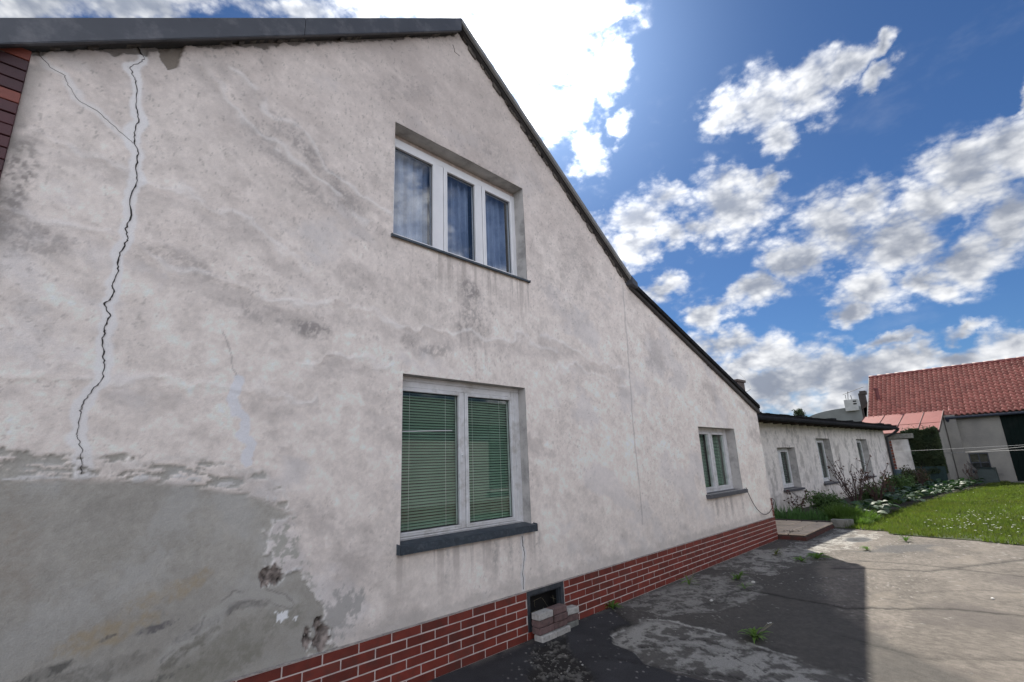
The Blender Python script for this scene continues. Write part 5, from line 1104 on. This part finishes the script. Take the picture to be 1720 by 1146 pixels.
M_stem=mat('dark_red_stem',(.060,.028,.024),(.035,.02,.018),9,.7); M_bud=foliage_mat('red_young_leaf',(.085,.030,.024),(.05,.035,.018),9,.5,.2); M_dkleaf=foliage_mat('dark_bush_leaf',(.045,.085,.024),(.065,.11,.03),7,.6,.2)
bush('leafy_bush',14.95,3.62,.50,.42,.55,3400,.028,M_dkleaf,'dark green rounded bush between iris leaves and the bare rose bush',31)
bush('leafy_bush',22.6,3.1,.7,.5,.62,2400,.04,M_dkleaf,'dark bush in front of the outbuilding end, below the third window',32)
bush('leafy_bush',26.4,2.95,.8,.5,.75,2600,.045,foliage_mat('brown_bush_leaf',(.05,.045,.022),(.035,.05,.02),5,.7,.2),'brownish green bush at the foot of the netting and hedge',33)
bush('leafy_bush',19.0,3.35,.5,.4,.50,2000,.032,M_dkleaf,'low dark bush just right of the bare rose bush',34)
def rose(x,y,h,R,nst,lab,seed,th=.011,name='rose_bush',buds=True,lean=0):
    r=random.Random(seed); t=thing(name,lab,'bush',(x,y,.02)); b=MB(); P=[]
    for k in range(nst):
        a=6.283*k/nst+r.uniform(-.4,.4); rr=R*r.uniform(.35,1.); H=h*r.uniform(.6,1.); pts=[Vector((0,0,0))]; n=6; p=Vector((r.uniform(-.06,.06),r.uniform(-.06,.06),0)); pts=[p]
        for i in range(1,n+1):
            q=i/n; pts.append(Vector((rr*math.cos(a)*q**1.1+r.uniform(-.03,.03)+lean*q,rr*math.sin(a)*q**1.1+r.uniform(-.03,.03),H*q)))
        b.tube(pts,th,5,th*.4); P+=[(v,i) for i,v in enumerate(pts) if i>=2]
        for j in range(r.randint(3,6)):
            i=r.randint(1,n-1); s=pts[i]; d=Vector((r.uniform(-1,1),r.uniform(-1,1),r.uniform(.4,1.3))).normalized()*r.uniform(.12,.30)*h; m_=s+d*.5+Vector((r.uniform(-.02,.02),)*3); b.tube([s,m_,s+d],th*.5,4,th*.25); P+=[(m_,4),(s+d,6),(s+d*.75,5)]
    b.build('stems',M_stem,t)
    if buds:
        Q=[v for v,i in P]; W_=[1 if i<5 else 3 for v,i in P]; pr=random.Random(seed+1)
        def smp(rg,n): 
            ch=pr.choices(Q,W_,k=n); return np.array([[v.x,v.y,v.z] for v in ch])+rg.normal(0,.018,(n,3))
        V,F,_=leaf_cloud(int(nst*26),smp,.026,.55,seed); big_mesh('young_leaves',V,F,M_bud,t)
rose(16.8,3.32,1.45,.85,12,'tall bare rose bush with reddish buds in front of the second window',41,.015)
rose(17.9,3.0,1.25,.60,10,'thinner bare rose bush reaching up before the third window',42,.014)
rose(14.5,4.15,.62,.32,8,'short dark-red twiggy rose at the outbuilding wall below the first window',43,.009)
rose(20.2,3.0,.62,.30,5,'low reddish rose bush by the end of the outbuilding',44,.009)
rose(25.0,2.7,.95,.30,5,'sparse twiggy bush in front of the white garden wall',45,.012)
rose(29.6,1.45,.9,.28,6,'small brown twiggy bush beside the navy downpipe',46,.012)
# distant tree
tr=thing('distant_tree','dark treetop showing above the black flat roof','tree',(60,15.5,0)); b=MB(); b.tube([(0,0,0),(0,0,3),(.1,0,6.0)],.16,7,.03); rr=random.Random(3)
for k in range(16): z=2.6+k*.21; a=rr.uniform(0,6.28); l=1.1*(1.15-(z-2.6)/4); b.tube([(0,0,z),(l*math.cos(a),l*math.sin(a),z+.5)],.04,4,.01)
b.build('trunk',M_stem,tr)
def smp(r,n): 
    nb=42; z=r.uniform(3.0,6.15,nb); ra=1.15*(1.05-(z-3)/4.6); a=r.uniform(0,6.283,nb); c=np.stack([ra*np.cos(a)*r.random(nb)**.5,ra*np.sin(a)*r.random(nb)**.5,z],1); return c[r.integers(0,nb,n)]+r.normal(0,.13,(n,3))
V,F,_=leaf_cloud(4200,smp,.08,.5,9); big_mesh('crown',V,F,foliage_mat('far_leaf',(.035,.05,.022),(.02,.032,.016),3,.7,.15),tr)
# ================================================================ the building across the yard (seen mirrored in the ground-floor window)
nb=thing('neighbour_house','pale building across the yard, mirrored in the large green-blind window','house',(0,-6.,0))
m=MB(); wx=(12.1,13.1)
m.box(-4,wx[0],-4,0,0,3.0); m.box(wx[1],19,-4,0,0,3.0); m.box(wx[0],wx[1],-4,0,0,.78); m.box(wx[0],wx[1],-4,0,2.48,3.0); m.build('wall',M_plainpl,nb)
MB().box(wx[0],wx[1],-.2,-.18,.78,2.48).build('window',M_dark,nb); MB().box(wx[0]-.05,wx[1]+.05,.001,.12,.70,.77).build('sill',M_white,nb)
MB().box(-4,19,.001,.02,0,.42).build('plinth',M_brick,nb); MB().prism([(.35,3.0),(-2,4.2),(-4.4,3.0)],0,-4.3,19.3).build('roof',M_roof,nb)
